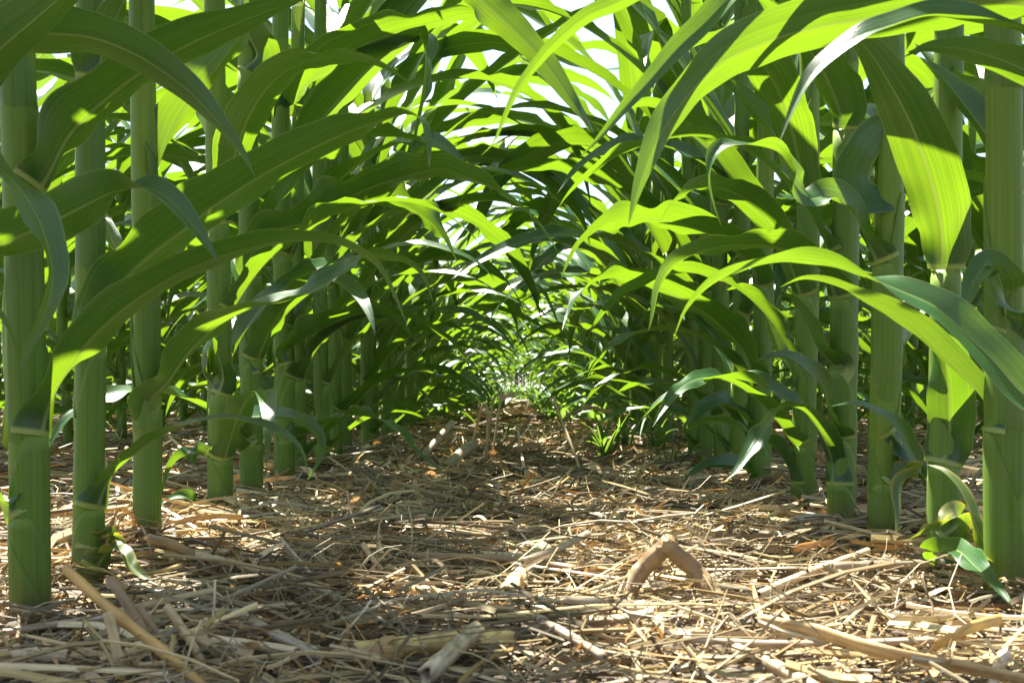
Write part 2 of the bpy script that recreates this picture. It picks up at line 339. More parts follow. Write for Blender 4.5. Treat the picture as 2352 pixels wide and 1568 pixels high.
def covers(P, hw):
    D = P[None]-SHADE[:, None]; along = D@SUNV
    d = np.linalg.norm(D-along[..., None]*SUNV, axis=-1)
    return ((d < hw[None]*.8) & (along > .05)).any(1)
# ---- plants traced from the photograph: every visible leaf gets its own curve in space
class Plant:
    def __init__(s, px, d, r, label, lean=0., group='corn plants of the two rows beside the path', sheaths=(), leafdz=None, auto=True, az=None, zlow=None, nauto=14):
        s.x, s.y, s.r = (px-1190)/F*d, d, r
        s.g = float(ground(s.x, s.y)); s.lean = lean
        s.root = empty('corn_plant', (s.x, s.y, s.g), label, 'corn plant', group)
        s.collars = []; s.rng = np.random.default_rng(int(abs(px)*7+d*1000) % 99991)
        s.sh = list(sheaths); s.auto = auto; s.az = az; s.d = d; s.zlow = zlow; s.nauto = nauto
    def axis(s, z):                                                   # local to the root
        return np.array([s.lean*z+.004*math.sin(z*5+s.x*30), .003*math.sin(z*4+s.y*20), z])
    def leaf(s, pts, W, th, dep, mat=None, way=None, wave=.009, attach=True, n=64, wl=.11, Ls=.12, sheath=True, fold=(40, 16)):
        th = np.interp(np.linspace(0, 1, len(pts)), np.linspace(0, 1, len(th)), th)
        dd = np.interp(np.linspace(0, 1, len(pts)), np.linspace(0, 1, len(dep)), dep)
        C = np.array([pw(x, y, q) for (x, y), q in zip(pts, dd)])
        org = np.array([s.x, s.y, s.g])
        dirx = 1 if pts[-1][0] >= pts[0][0] else -1
        if way: dirx = way
        if attach:
            z1 = C[0][2]-s.g; out = C[min(3, len(C)-1)]-C[0]; az = math.atan2(out[1], out[0])
            rr = rad_at(s.r, z1)+.002
            C[0] = org+s.axis(z1)+rr*np.array([math.cos(az), math.sin(az), 0])
            C[1] = C[1]+.3*(C[0]-C[1])*np.array([0, 1, 0])
            if sheath: s.collars.append((z1, az, Ls))
        R = spline(np.column_stack([C, th]), n); P = R[:, :3]; ang = np.radians(R[:, 3])
        T = nrm(np.gradient(P, axis=0)); c = nrm(np.array([0, 0, CH])-P); c = nrm(c-T*(c*T).sum(1, keepdims=True))
        s0 = dirx*nrm(np.cross(T, c))
        Nn = c*np.cos(ang)[:, None]-s0*np.sin(ang)[:, None]; S = c*np.sin(ang)[:, None]+s0*np.cos(ang)[:, None]
        if attach:                                                    # the foot of the blade hugs the stalk
            tt = np.r_[0, np.cumsum(np.linalg.norm(np.diff(P, axis=0), axis=1))]; k = np.exp(-(tt/.03)**2)[:, None]
            nb = -np.array([math.cos(az), math.sin(az), 0])[None]; nb = nrm(nb-T*(nb*T).sum(1, keepdims=True))
            Nn = nrm(Nn*(1-k)+nb*k); Nn = nrm(Nn-T*(Nn*T).sum(1, keepdims=True)); S2 = np.cross(Nn, T); S = S2*np.sign((S2*S).sum(1, keepdims=True)[-1:]+1e-9)
        t = np.linspace(0, 1, n); hw = W/F*dep[0]/2*width_shape(t)
        V, Q, uv, fr = blade(P, hw, S, Nn, U_HI, s.rng, rad_at(s.r, C[0][2]-s.g)+.002, wave=wave, wl=wl, base_wrap=attach, fold=fold)
        mk('leaf', V-org, Q, mat or M_LEAF, s.root, uv, fr)
        return s
    def done(s, side):
        """side: +1 for a plant left of the path (its leaves lean to +x), -1 for one on the right"""
        rng = s.rng
        s.llen, s.ldz = (.72, .62) if side > 0 else (.8, 1.)       # unseen tops shaped for light: left dense to shade, right spread along the row
        if s.az is None and s.d < 1.5: s.az = rng.uniform(-.3, .5) if side > 0 else math.pi/2+rng.uniform(-.35, .35)
        zt = .17+.376*s.d+.06 if s.zlow is None else s.zlow
        if s.auto:
            z = zt; k = rng.integers(2)
            a0 = s.az if s.az is not None else rng.uniform(-.7, .7)
            for i in range(s.nauto):
                if z > 1.1: break
                az = a0+math.pi*(k % 2)+rng.uniform(-.35, .35); k += 1
                rr = rad_at(s.r, z)+.002; best = None
                for trial in range(14):
                    a_ = az+(0 if trial == 0 else rng.uniform(-1.2, 1.2)); ll = rng.uniform(.6, .82)*s.llen*(1-.035*trial)
                    b = s.axis(z)+rr*np.array([math.cos(a_), math.sin(a_), 0])
                    g_ = arc_leaf(b, a_, ll, rng.uniform(.032, .043), rng, U_MID, 26, rng.uniform(58, 72), rng.uniform(-75, -30), rr, rng.uniform(-40, 40))
                    C_ = g_[0].reshape(26, len(U_MID), 3)+np.array([s.x, s.y, s.g])
                    nb_ = blocked(C_[:, 3], np.linalg.norm(C_[:, -1]-C_[:, 0], axis=1)*.4)
                    cv_ = covers(C_[:, 3], np.linalg.norm(C_[:, -1]-C_[:, 0], axis=1)*.4)
                    sc_ = 2.2*nb_-(cv_ & (COVER == 0)).sum()-.25*(cv_ & (COVER == 1)).sum()
                    if best is None or sc_ < best[0]: best = (sc_, a_, g_, nb_, cv_)
                sc_, az, (V, Q, uv, fr), nb_, cv_ = best
                if sc_ > 4: z += .06; continue
                COVER[cv_] += 1
                mk('leaf', V, Q, M_LEAF, s.root, uv, fr); s.collars.append((z, az, .13)); z += rng.uniform(.12, .17)*s.ldz
        if s.d > 1.1:                                                 # smaller leaves low on the stalk, leaning over the edge of the path
            for q in ((.10, .19, .29, .39) if s.d > 1.25 else (.14, .33)):
                q += rng.uniform(-.03, .03); az = (0 if side > 0 else math.pi)+rng.uniform(-1.1, 1.1)+(math.pi if rng.uniform() < .25 else 0)
                rr = rad_at(s.r, q)+.002; b = s.axis(q)+rr*np.array([math.cos(az), math.sin(az), 0])
                V, Q, uv, fr = arc_leaf(b, az, .28+.4*q+rng.uniform(-.04, .06), .014+.036*q, rng, U_MID, 36, rng.uniform(50, 70), rng.uniform(-85, -40), rr, rng.uniform(-50, 50), wave=.009)
                mk('leaf', V, Q, M_LEAF, s.root, uv, fr); s.collars.append((q, az, .08))
        for q, az, Ls in s.sh: s.collars.append((q, az, Ls))
        nodes = [max(.02, c[0]-c[2]) for c in s.collars]+[.02]
        V, Q, uv, fr = stalk_geo(s.axis, s.r, 1.16, nodes, 22)
        mk('stalk', V, Q, M_STALK, s.root, uv, fr)
        for z1, az, Ls in s.collars:
            Ls = min(max(Ls, .13), z1+.008)
            V, Q, uv, fr = sheath_geo(s.axis, s.r, z1, Ls, az, 28, 12); mk('sheath', V, Q, M_SHEATH, s.root, uv, fr)

PI = math.pi
def zz(y, d): return CH+(885-y)/F*d        # height of a picture row at a distance

# left of the path -----------------------------------------------------------------------------
p = Plant(-330, .66, .0135, 'corn plant nearest on the left, its stalk outside the picture, leaves hanging in', lean=.02)
p.leaf([(-300, 470), (-200, 330), (-90, 330), (0, 385), (62, 455), (105, 545), (122, 640), (100, 730), (62, 800), (40, 862)], 105, [120, 95, 60, 40, 25, 20], [.66, .62, .6])
p.leaf([(-290, 300), (-180, 180), (-60, 110), (60, 80), (200, 85), (300, 120), (365, 158), (440, 215), (505, 285), (552, 345), (588, 408)], 150, [130, 140, 145, 150, 140, 130], [.66, .69, .72, .72], wave=.005)
p.leaf([(-300, 420), (-200, 290), (-80, 180), (20, 95), (120, 10), (220, -80), (330, -140)], 170, [150, 150, 150], [.66, .64, .64])
p.leaf([(-280, 800), (-190, 690), (-80, 600), (20, 555), (110, 515), (190, 475), (250, 445), (296, 433), (345, 432), (400, 468), (452, 530), (505, 606)], 170, [110, 120, 135, 150, 140, 110, 55, 40, 30], [.66, .7, .72, .72], wave=.004)
p.leaf([(-270, 1000), (-200, 800), (-110, 690), (-40, 690), (10, 740), (35, 790), (45, 850)], 70, [110, 90, 60, 40], [.66, .68, .7])
p.done(1)
p = Plant(60, .79, .0138, 'thick corn stalk at the left edge, two long leaves sweeping right', lean=-.01, sheaths=[(zz(1180, .79), PI, .06)])
p.leaf([(95, 440), (112, 405), (165, 305), (260, 215), (350, 150), (450, 95), (550, 52), (660, 8), (760, -40)], 150, [120, 132, 140, 140, 132], [.79, .78, .76, .74], Ls=.2, wave=.008, n=72)
p.leaf([(90, 1000), (108, 950), (135, 880), (195, 795), (275, 718), (370, 652), (470, 602), (570, 570), (660, 553), (780, 560), (858, 600), (905, 680), (940, 760)], 112, [120, 128, 138, 132, 120, 112, 112, 115], [.79, .77, .75, .74, .73], wave=.006, n=84, Ls=.13)
p.leaf([(30, 1185), (5, 1150), (-30, 1130), (-80, 1150), (-110, 1200)], 70, [60, 50, 40], [.79, .76, .74], Ls=.06)
p.done(1)
p = Plant(192, .894, .0122, 'second corn stalk from the left with a low lit side leaf', lean=.012, sheaths=[(zz(590, .894), .4, .11)])
p.leaf([(215, 190), (235, 120), (262, 50), (300, -40)], 130, [130, 125], [.894, .87], way=1, Ls=.17)
p.leaf([(225, 800), (240, 735), (268, 668), (330, 600), (420, 530), (500, 468), (590, 410), (680, 360), (780, 312), (870, 277), (930, 262), (966, 275), (981, 320), (986, 385)], 165, [115, 128, 140, 138, 135, 132, 128, 110, 60, 30], [.894, .89, .87, .85, .83], wave=.008, n=90)
p.leaf([(222, 1168), (240, 1120), (262, 1085), (300, 1050), (350, 1012), (425, 975), (500, 960), (565, 966), (640, 988), (690, 1030), (709, 1095)], 52, [125, 120, 112, 70, 50, 50], [.894, .86, .83, .81], Ls=.07, wave=.004)
p.leaf([(225, 1305), (245, 1270), (262, 1258), (285, 1270), (300, 1300), (340, 1330), (370, 1345)], 45, [60, 40, 30], [.894, .86, .84], M_OLD, Ls=.04)
p.leaf([(228, 1262), (236, 1240), (250, 1228), (268, 1232), (282, 1246), (286, 1262)], 30, [40, 20], [.894, .88], M_OLD, sheath=False)
p.done(1)
p = Plant(325, 1.03, .0132, 'third corn stalk from the left, bare green stem with a long sheath', lean=.008)
p.leaf([(350, 412), (362, 385), (380, 335), (412, 268), (470, 190), (530, 112), (572, 48), (605, -20)], 125, [115, 128, 135, 130], [1.03, 1.05, 1.1], Ls=.22, wave=.007)
p.leaf([(325, 940), (342, 922), (385, 878), (432, 812), (500, 748), (580, 706), (660, 690), (740, 655), (835, 592), (915, 598), (968, 632), (998, 706)], 105, [120, 125, 128, 118, 80, 62, 100, 118, 115], [1.03, 1.0, .98, .97], wave=.009, n=84)
p.leaf([(312, 700), (300, 650), (272, 590), (252, 540), (240, 500), (225, 520)], 75, [60, 50, 50], [1.03, 1.1, 1.15], way=-1)
p.done(1)
p = Plant(497, 1.286, .0142, 'fourth corn stalk from the left with a pointed leaf folded up its side', lean=.002, sheaths=[(zz(700, 1.286), 1.2, .13)])
p.leaf([(480, 905), (470, 860), (466, 810), (480, 770), (470, 720)], 60, [70, 90], [1.286, 1.25], way=-1, Ls=.2)
p.leaf([(505, 905), (512, 870), (506, 830), (488, 770)], 50, [150, 150], [1.286, 1.24], way=-1, sheath=False)
p.leaf([(480, 1190), (462, 1170), (430, 1140), (395, 1145), (358, 1165)], 36, [70, 60, 60], [1.286, 1.25, 1.22], Ls=.03)
p.leaf([(475, 1052), (455, 1040), (420, 1045), (395, 1070), (380, 1108), (370, 1142)], 34, [130, 120, 120], [1.286, 1.28, 1.27], Ls=.1)
p.leaf([(500, 480), (510, 430), (500, 350), (470, 270), (440, 200), (420, 170)], 90, [125, 130, 130], [1.286, 1.35, 1.42], way=-1)
p.done(1)
p = Plant(571, 1.44, .0150, 'fifth corn stalk from the left, leaf arching across the path centre', lean=.004)
p.leaf([(578, 168), (590, 130), (575, 90), (555, 40), (560, -30)], 110, [120, 120], [1.44, 1.4], Ls=.26)
p.leaf([(575, 640), (585, 590), (625, 533), (700, 512), (760, 480), (830, 440), (900, 415), (960, 398), (1010, 388), (1060, 402), (1130, 432), (1200, 478), (1260, 548), (1288, 592)], 120, [110, 118, 128, 132, 128, 120, 90, 80], [1.44, 1.4, 1.35, 1.3], wave=.012, n=84)
p.leaf([(585, 860), (600, 820), (640, 740), (690, 690), (760, 640), (840, 600), (905, 640)], 95, [110, 118, 105, 90], [1.44, 1.46, 1.45])
p.leaf([(560, 1020), (545, 985), (555, 960), (620, 955), (680, 960), (722, 990), (735, 1042), (703, 1108)], 55, [90, 60, 50, 45], [1.44, 1.3, 1.2], Ls=.13)
p.done(1)
p = Plant(646, 1.64, .0155, 'sixth corn stalk from the left with two leaves stacked to the right', lean=.004, sheaths=[(zz(640, 1.64), .3, .14)])
p.leaf([(650, 215), (672, 240), (700, 195), (770, 140), (840, 102), (920, 72), (1000, 52), (1070, 32), (1140, 38)], 130, [120, 130, 135, 130], [1.64, 1.6, 1.5, 1.45], Ls=.25)
p.leaf([(655, 432), (690, 345), (750, 262), (830, 172), (915, 108), (962, 88), (977, 130), (970, 210), (952, 300), (940, 392)], 120, [120, 128, 130, 110, 85, 82, 80], [1.64, 1.6, 1.5, 1.46], wave=.004)
p.leaf([(655, 832), (668, 800), (700, 780), (760, 745), (830, 720), (900, 730), (960, 790)], 95, [110, 120, 110], [1.64, 1.62, 1.6], Ls=.15)
p.leaf([(660, 560), (700, 520), (770, 470), (850, 450), (930, 470), (1000, 520), (1050, 600)], 130, [110, 125, 125, 110], [1.64, 1.62, 1.5])
p.leaf([(720, 1010), (740, 975), (790, 955), (850, 957), (905, 980), (950, 1030), (1020, 1088)], 60, [90, 85, 80, 60], [1.64, 1.5, 1.4], Ls=.1)
p.leaf([(1000, -200), (1030, -70), (1100, 0), (1180, 72), (1250, 145), (1310, 228), (1340, 268), (1365, 308)], 88, [150, 155, 160], [1.3, 1.25, 1.2], attach=False)
p.done(1)

# right of the path ----------------------------------------------------------------------------
p = Plant(2660, .62, .0138, 'corn plant nearest on the right, stalk outside the picture, sheeny leaves reaching in', lean=-.02, nauto=5)
p.leaf([(2640, 330), (2560, 190), (2450, 110), (2352, 72), (2215, 46), (2130, 36), (2040, 60), (1975, 82), (1915, 120), (1865, 170), (1825, 242), (1788, 332)], 120, [110, 100, 75, 55, 50, 50], [.62, .61, .61, .62], wave=.004, n=80)
p.leaf([(2640, 520), (2560, 380), (2450, 220), (2330, 150), (2220, 115), (2130, 110), (2075, 132)], 160, [140, 145, 150, 140], [.62, .66, .68], wave=.006)
p.leaf([(2620, 1120), (2540, 1020), (2440, 965), (2352, 905), (2285, 830), (2220, 768), (2150, 705), (2070, 668), (1990, 636), (1920, 612), (1830, 597), (1725, 610), (1640, 645), (1580, 705), (1545, 782)], 112, [60, 40, 35, 40, 60, 105, 128, 125, 115], [.62, .64, .67, .69, .7], wave=.006, n=90)
p.leaf([(2640, 200), (2540, 80), (2400, 20), (2250, 5), (2100, 28), (1980, 45), (1880, 62), (1750, 100), (1645, 152), (1570, 232), (1508, 325), (1470, 420), (1443, 518)], 200, [120, 130, 138, 145, 148, 150, 150], [.62, .66, .69, .68, .66], wave=.006, n=90)
p.leaf([(2600, -120), (2480, -220), (2240, -280), (2000, -230), (1800, -110), (1690, -20), (1622, 50), (1555, 112), (1490, 187), (1430, 252), (1380, 312), (1332, 362)], 130, [110, 90, 60, 30, 20, 15], [.62, .7, .76, .78], wave=.003, n=80)
p.leaf([(2600, -200), (2400, -330), (2100, -380), (1800, -260), (1600, -110), (1440, -5), (1350, 36), (1277, 96), (1227, 152), (1188, 206), (1160, 266), (1135, 326), (1104, 358)], 84, [110, 140, 160, 165, 165, 165], [.62, .7, .76, .78], wave=.004, n=84)
p.done(-1)
p = Plant(2316, .80, .0140, 'thick corn stalk at the right edge with its foot lit on one side', lean=-.02, sheaths=[(zz(720, .8), -1.2, .12)])
p.leaf([(2312, 405), (2296, 380), (2266, 310), (2215, 240), (2165, 180), (2110, 130)], 95, [130, 138, 140], [.8, .84, .9], Ls=.2)
p.leaf([(2345, 390), (2345, 310), (2270, 248), (2190, 188), (2100, 100)], 110, [135, 140, 140], [.8, .85, .95], sheath=False)
p.leaf([(2292, 992), (2266, 930), (2212, 862), (2150, 800), (2080, 736), (2000, 690), (1930, 658), (1850, 640), (1790, 660)], 90, [120, 130, 125, 110], [.8, .82, .86], wave=.006)
p.leaf([(2318, 1255), (2300, 1270), (2262, 1252), (2236, 1190), (2206, 1122), (2168, 1082), (2128, 1066)], 62, [40, 40, 50, 60], [.8, .82, .86], M_OLD, sheath=False, way=-1)
p.leaf([(2335, 760), (2310, 720), (2300, 650), (2272, 606), (2240, 640), (2218, 700), (2198, 730)], 84, [60, 40, 20, 10], [.8, .765, .755, .75], Ls=.12)
p.done(-1)
p = Plant(2172, .912, .0128, 'second corn stalk from the right, broad lit leaf held upright before it', lean=.0)
p.leaf([(2172, 622), (2168, 560), (2155, 480), (2130, 385), (2090, 280), (2042, 190), (1985, 105), (1900, 30)], 142, [165, 170, 168, 150], [.912, .87, .82, .8], wave=.006, Ls=.2)
p.leaf([(2177, 1062), (2180, 1000), (2180, 930), (2176, 860), (2160, 790), (2120, 730)], 120, [170, 165, 150], [.912, .88, .85], Ls=.16)
p.leaf([(2150, 1310), (2166, 1276), (2196, 1262), (2236, 1296), (2282, 1340), (2336, 1404)], 66, [50, 40, 35], [.912, .83, .76, .70], sheath=False)
p.leaf([(2180, 1230), (2205, 1205), (2195, 1185), (2150, 1212), (2087, 1238)], 74, [70, 60, 110], [.912, .86, .8], M_OLD, sheath=False)
p.done(-1)
p = Plant(2036, 1.06, .0148, 'third corn stalk from the right, tall smooth stem with a pale collar', lean=-.001)
p.leaf([(2010, 448), (1998, 415), (2016, 355), (2062, 300), (2110, 260), (2150, 200)], 150, [120, 130, 140], [1.06, 1.05, 1.08], Ls=.22)
p.leaf([(2010, 610), (1985, 535), (1952, 478), (1902, 452), (1862, 455), (1830, 430), (1810, 385), (1792, 352), (1750, 336), (1690, 332), (1648, 350), (1631, 400), (1640, 462), (1658, 522)], 85, [75, 60, 55, 70, 100, 80, 60, 100, 110], [1.06, 1.0, .96, .95], wave=.008, n=84)
p.leaf([(2045, 850), (2060, 810), (2100, 760), (2140, 700), (2200, 680)], 60, [80, 70], [1.06, 1.2])
p.leaf([(2055, 1110), (2068, 1090), (2100, 1072), (2112, 1080), (2068, 1112), (2064, 1180), (2056, 1252)], 40, [60, 50, 120, 120], [1.06, 1.0, .97], M_OLD, Ls=.1, way=-1)
p.leaf([(2060, 985), (2100, 1062), (2118, 1082), (2092, 1032), (2066, 982), (2016, 946), (1966, 926), (1908, 932)], 48, [60, 50, 50, 60], [1.06, 1.02, .98], sheath=False, way=-1)
p.done(-1)
p = Plant(1937, 1.2, .0150, 'fourth corn stalk from the right, dark leaf leaning off its top collar', lean=.0)
p.leaf([(1942, 300), (1930, 255), (1892, 168), (1846, 100), (1790, 40), (1735, -10)], 135, [135, 140, 135], [1.2, 1.15, 1.1], Ls=.25)
p.leaf([(1918, 690), (1905, 640), (1852, 592), (1780, 568), (1690, 562), (1610, 576), (1545, 610), (1514, 655), (1500, 720), (1489, 762)], 90, [110, 122, 122, 115, 120], [1.2, 1.1, 1.02], wave=.005)
p.leaf([(1922, 1112), (1910, 1055), (1885, 990), (1845, 942), (1805, 935), (1772, 960), (1736, 1018), (1700, 1070), (1664, 1106)], 72, [150, 130, 80, 40, 25], [1.2, 1.15, 1.08], Ls=.07)
p.leaf([(1935, 850), (1915, 840), (1880, 800), (1850, 740), (1820, 690), (1780, 670)], 80, [80, 100, 120], [1.2, 1.18, 1.15])
p.leaf([(1928, 1010), (1912, 960), (1880, 880), (1830, 830), (1780, 818), (1735, 830)], 70, [70, 60, 55], [1.2, 1.14, 1.1], Ls=.12)
p.done(-1)
p = Plant(1851, 1.354, .0142, 'fifth corn stalk from the right beside two pale shoots', lean=.0, sheaths=[(zz(640, 1.354), -1.6, .2)])
p.leaf([(1850, 288), (1842, 250), (1830, 160), (1840, 80), (1830, 0)], 100, [120, 130], [1.354, 1.36], Ls=.2)
p.leaf([(1838, 470), (1815, 420), (1785, 320), (1730, 250), (1670, 195), (1620, 190)], 95, [120, 130, 130], [1.354, 1.4, 1.45])
p.leaf([(1840, 900), (1820, 860), (1790, 800), (1750, 700), (1710, 660), (1660, 670)], 90, [120, 125, 115], [1.354, 1.4, 1.42])
p.leaf([(1835, 1110), (1810, 1070), (1770, 1020), (1700, 985), (1640, 968), (1585, 985), (1560, 1020)], 58, [110, 100, 115], [1.354, 1.36, 1.36], Ls=.08)
p.done(-1)
p = Plant(1751, 1.6, .0145, 'sixth corn stalk from the right, lime leaf arching low toward the path', lean=.002)
p.leaf([(1800, 330), (1794, 260), (1782, 150), (1768, 50), (1740, -40)], 135, [165, 165], [1.5, 1.48], attach=False)
p.leaf([(1748, 545), (1735, 500), (1690, 430), (1640, 350), (1580, 280), (1500, 240), (1420, 250)], 110, [120, 130, 125], [1.6, 1.6, 1.55])
p.leaf([(1748, 660), (1728, 605), (1650, 550), (1570, 517), (1480, 502), (1400, 512), (1340, 552), (1306, 602), (1288, 642)], 105, [110, 125, 130, 112, 115], [1.6, 1.5, 1.4, 1.35])
p.leaf([(1745, 888), (1715, 812), (1642, 737), (1570, 690), (1500, 652), (1430, 636), (1370, 646), (1330, 672), (1305, 722), (1291, 758)], 95, [110, 128, 130, 118, 70, 60], [1.6, 1.5, 1.4, 1.35], wave=.01)
p.leaf([(1735, 1000), (1715, 960), (1660, 930), (1600, 950), (1560, 1000)], 60, [80, 60, 50], [1.6, 1.55])
p.leaf([(1740, 1120), (1715, 1080), (1660, 1065), (1610, 1075), (1565, 1110)], 50, [60, 50, 50], [1.6, 1.55], Ls=.06)
p.done(-1)

# ---- plants of one of several built forms, copied along the rows
LEN = [.28, .38, .48, .58, .68, .76, .82, .86, .86, .80, .70, .56]
HWD = [.012, .017, .022, .028, .034, .039, .043, .045, .044, .040, .033, .026]
ZC = [.05, .105, .175, .255, .345, .45, .56, .68, .81, .94, 1.07, 1.19]
def rot(): return random.choice((0, math.pi))+random.gauss(0, .32)
def form(seed, fine, kl=1., top=10):
    rng = np.random.default_rng(seed); r0 = rng.uniform(.0115, .0145); ph = rng.uniform(0, 6)
    f = lambda z: np.array([.006*math.sin(z*3+ph), .006*math.cos(z*2.5+ph), z])
    parts = []; nodes = [.02]; k = rng.integers(2)
    for i, z in enumerate(ZC[:top]):
        z = z*rng.uniform(.93, 1.07); az = math.pi*(k % 2)+float(np.clip(rng.normal(0, .42), -1., 1.)); k += 1
        rr = rad_at(r0, z)+.002; b = f(z)+rr*np.array([math.cos(az), math.sin(az), 0])
        e1 = rng.uniform(-85, -40) if i < top-3 else rng.uniform(-60, 20)
        g = arc_leaf(b, az, kl*(1. if fine or i > 3 else .72)*LEN[i]*rng.uniform(.88, 1.12), kl*HWD[i]*rng.uniform(.9, 1.1), rng, U_MID if fine else U_LO, 30 if fine else 14,
                     rng.uniform(54, 72) if i > 1 else rng.uniform(35, 60), e1, rr, rng.uniform(-55, 55), rng.uniform(1., 1.5))
        parts.append(('leaf', M_LEAF, g))
        if 0 < i < 8 and rng.uniform() < (.18 if fine else .15):
            a2 = az+math.pi*rng.integers(2)+float(rng.normal(0, .8)); z2 = z+.045; b = f(z2)+rr*np.array([math.cos(a2), math.sin(a2), 0])
            parts.append(('leaf', M_LEAF, arc_leaf(b, a2, LEN[i]*rng.uniform(.6, .95), HWD[i]*rng.uniform(.7, .95), rng, U_MID if fine else U_LO, 30 if fine else 14, rng.uniform(50, 70), rng.uniform(-85, -45), rr, rng.uniform(-55, 55), rng.uniform(.9, 1.4))))
        Ls = .12+.012*i; nodes.append(max(.02, z-Ls))
        if fine or i < 7: parts.append(('sheath', M_SHEATH, sheath_geo(f, r0, z, min(Ls, z+.005), az, 16 if fine else 8, 7 if fine else 3)))
    parts.append(('stalk', M_STALK, stalk_geo(f, r0, ZC[top-1]+.02, nodes, 14 if fine else 7, dz=.012 if fine else .06)))
    return parts
MID = {}
def mids(parts, key):
    out = []
    for nm, m, (V, Q, uv, fr) in parts:
        if nm == 'leaf':
            c = len(V)//14//5*0; k = len(U_MID) if key[0] == 'f' else len(U_LO); A = V.reshape(-1, k, 3)
            out.append((A[:, k//2], np.linalg.norm(A[:, -1]-A[:, 0], axis=1)*.4))
    MID[key] = (np.vstack([a for a, b in out]), np.concatenate([b for a, b in out]))
def best_turn(key, x, y, sc, tries=10):
    P, hw = MID[key]; best = None
    for _ in range(tries):
        a = rot()
        if y > 10: return a
        c, q = math.cos(a), math.sin(a)
        n = blocked(np.column_stack([P[:, 0]*c-P[:, 1]*q, P[:, 0]*q+P[:, 1]*c, P[:, 2]])*sc+np.array([x, y, 0]), hw*sc)
        if best is None or n < best[0]: best = (n, a)
        if n == 0: break
    return best[1]
def copy_tree(o):
    c = o.copy(); COL.objects.link(c)
    for ch in o.children:
        d = ch.copy(); COL.objects.link(d); d.parent = c
    return c
ORD = ['seventh', 'eighth', 'ninth', 'tenth', 'eleventh', 'twelfth', 'thirteenth', 'fourteenth']
GL = 'corn plants of the two rows beside the path'
def make_fine(seed):
    r = empty('corn_plant', (0, 0, 0), 'corn plant', 'corn plant', GL)
    ps = form(seed, True, 1., 9+seed % 2); mids(ps, ('f', seed-100))
    for nm, m, (V, Q, uv, fr) in ps: mk(nm, V, Q, m, r, uv, fr)
    return r
FINE = [make_fine(100+i) for i in range(6)]; used_fine = [False]*6
def place_fine(i, x, y, rz, sc, label, group):
    if used_fine[i]: o = copy_tree(FINE[i])
    else: o = FINE[i]; used_fine[i] = True
    o.location = (x, y, float(ground(x, y))); o.rotation_euler = (random.gauss(0, .015), random.gauss(0, .015), best_turn(('f', i), x, y, sc)); o.scale = (sc,)*3
    tag(o, label, 'corn plant', group); return o
def joined(parts):
    Vs, Qs, us, fs, mi = [], [], [], [], []; off = 0
    for nm, m, (V, Q, uv, fr) in parts:
        Vs.append(V); Qs.append(Q+off); us.append(uv); fs.append(fr); off += len(V)
        mi.append(np.full(len(Q), {'leaf': 0, 'sheath': 1, 'stalk': 2}[nm], dtype=np.int32))
    return np.vstack(Vs), np.vstack(Qs), np.vstack(us), np.vstack(fs), np.concatenate(mi)
def mk_multi(name, J):
    V, Q, uv, fr, mi = J; o = mk(name, V, Q, None, None, uv, fr)
    for m in (M_LEAF, M_SHEATH, M_STALK): o.data.materials.append(m)
    o.data.polygons.foreach_set('material_index', mi); return o
CF = [form(200+i, False, 1., 9 if i > 4 else 8) for i in range(8)]; [mids(q, ('c', i)) for i, q in enumerate(CF)]
COARSE = [joined(q) for q in CF]
COARSE_OBJ = []
def place_coarse(i, x, y, rz, sc, label, group):
    if i >= len(COARSE_OBJ): o = mk_multi('corn_plant', COARSE[i]); COARSE_OBJ.append(o)
    else: o = COARSE_OBJ[i].copy(); COL.objects.link(o)
    o.location = (x, y, float(ground(x, y)) if y < 8.9 else 0); o.rotation_euler = (random.gauss(0, .05), random.gauss(0, .05), best_turn(('c', i), x, y, sc)); o.scale = (sc,)*3
    tag(o, label, 'corn plant', group); return o
crop = []
nco = 0
for side, nm, y0 in ((-1, 'left', 1.80), (1, 'right', 1.76)):
    y = y0; i = 0
    while y < 22:
        x = side*.38+random.gauss(0, .012)
        if y < 4.0:
            if i < len(ORD): lab = f'{ORD[i]} corn plant back along the {nm} row beside the path'
            else: lab = f'corn plant far back in the {nm} row beside the path, crowded among its neighbours'
            place_fine((i*5+(side > 0)*2) % 6, x, y, rot(), random.uniform(1., 1.16), lab, GL if i < len(ORD) else f'crowded far corn plants of the {nm} row')
        elif y < 11.5:
            place_coarse(nco % 8, x, y, rot(), random.uniform(.8, 1.1), f'distant corn plant of the {nm} row where the tunnel of leaves closes', f'distant corn plants of the {nm} row'); nco += 1
        else: crop.append((x, y))
        y += random.uniform(.135, .2) if y < 9 else random.uniform(.2, .3) if y < 11.5 else random.uniform(.3, .42); i += 1
for side, nm in ((-1, 'left'), (1, 'right')):
    for k, (xr, y0, y1, y2) in enumerate(((1.14, 1.75, 8., 13.), (1.90, 3.0, 7.5, 12.), (2.66, 4.6, 4.6, 11.), (3.42, 6.2, 6.2, 12.), (4.18, 7.6, 7.6, 13.), (4.94, 9.0, 9.0, 14.), (5.7, 10.4, 10.4, 14.))):
        y = y0+random.uniform(0, .1)
        while y < y2:
            x = side*xr+random.gauss(0, .015)
            if y < y1:
                lab = (f'corn plant in the next row behind the {nm} row of stalks', f'corn plant in the second row behind the {nm} row of stalks')[min(k, 1)]
                grp = (f'corn plants of the next row on the {nm}', f'corn plants of the second row behind on the {nm}')[min(k, 1)]
                if k == 0 and y < 2.9: place_fine(random.randrange(6), x, y, rot(), random.uniform(.9, 1.08), lab, grp)
                else: place_coarse(nco % 8, x, y, rot(), random.uniform(.95, 1.12)*(1.12 if k else 1.05), lab, grp); nco += 1
            else: crop.append((x, y))
            y += random.uniform(.16, .23)
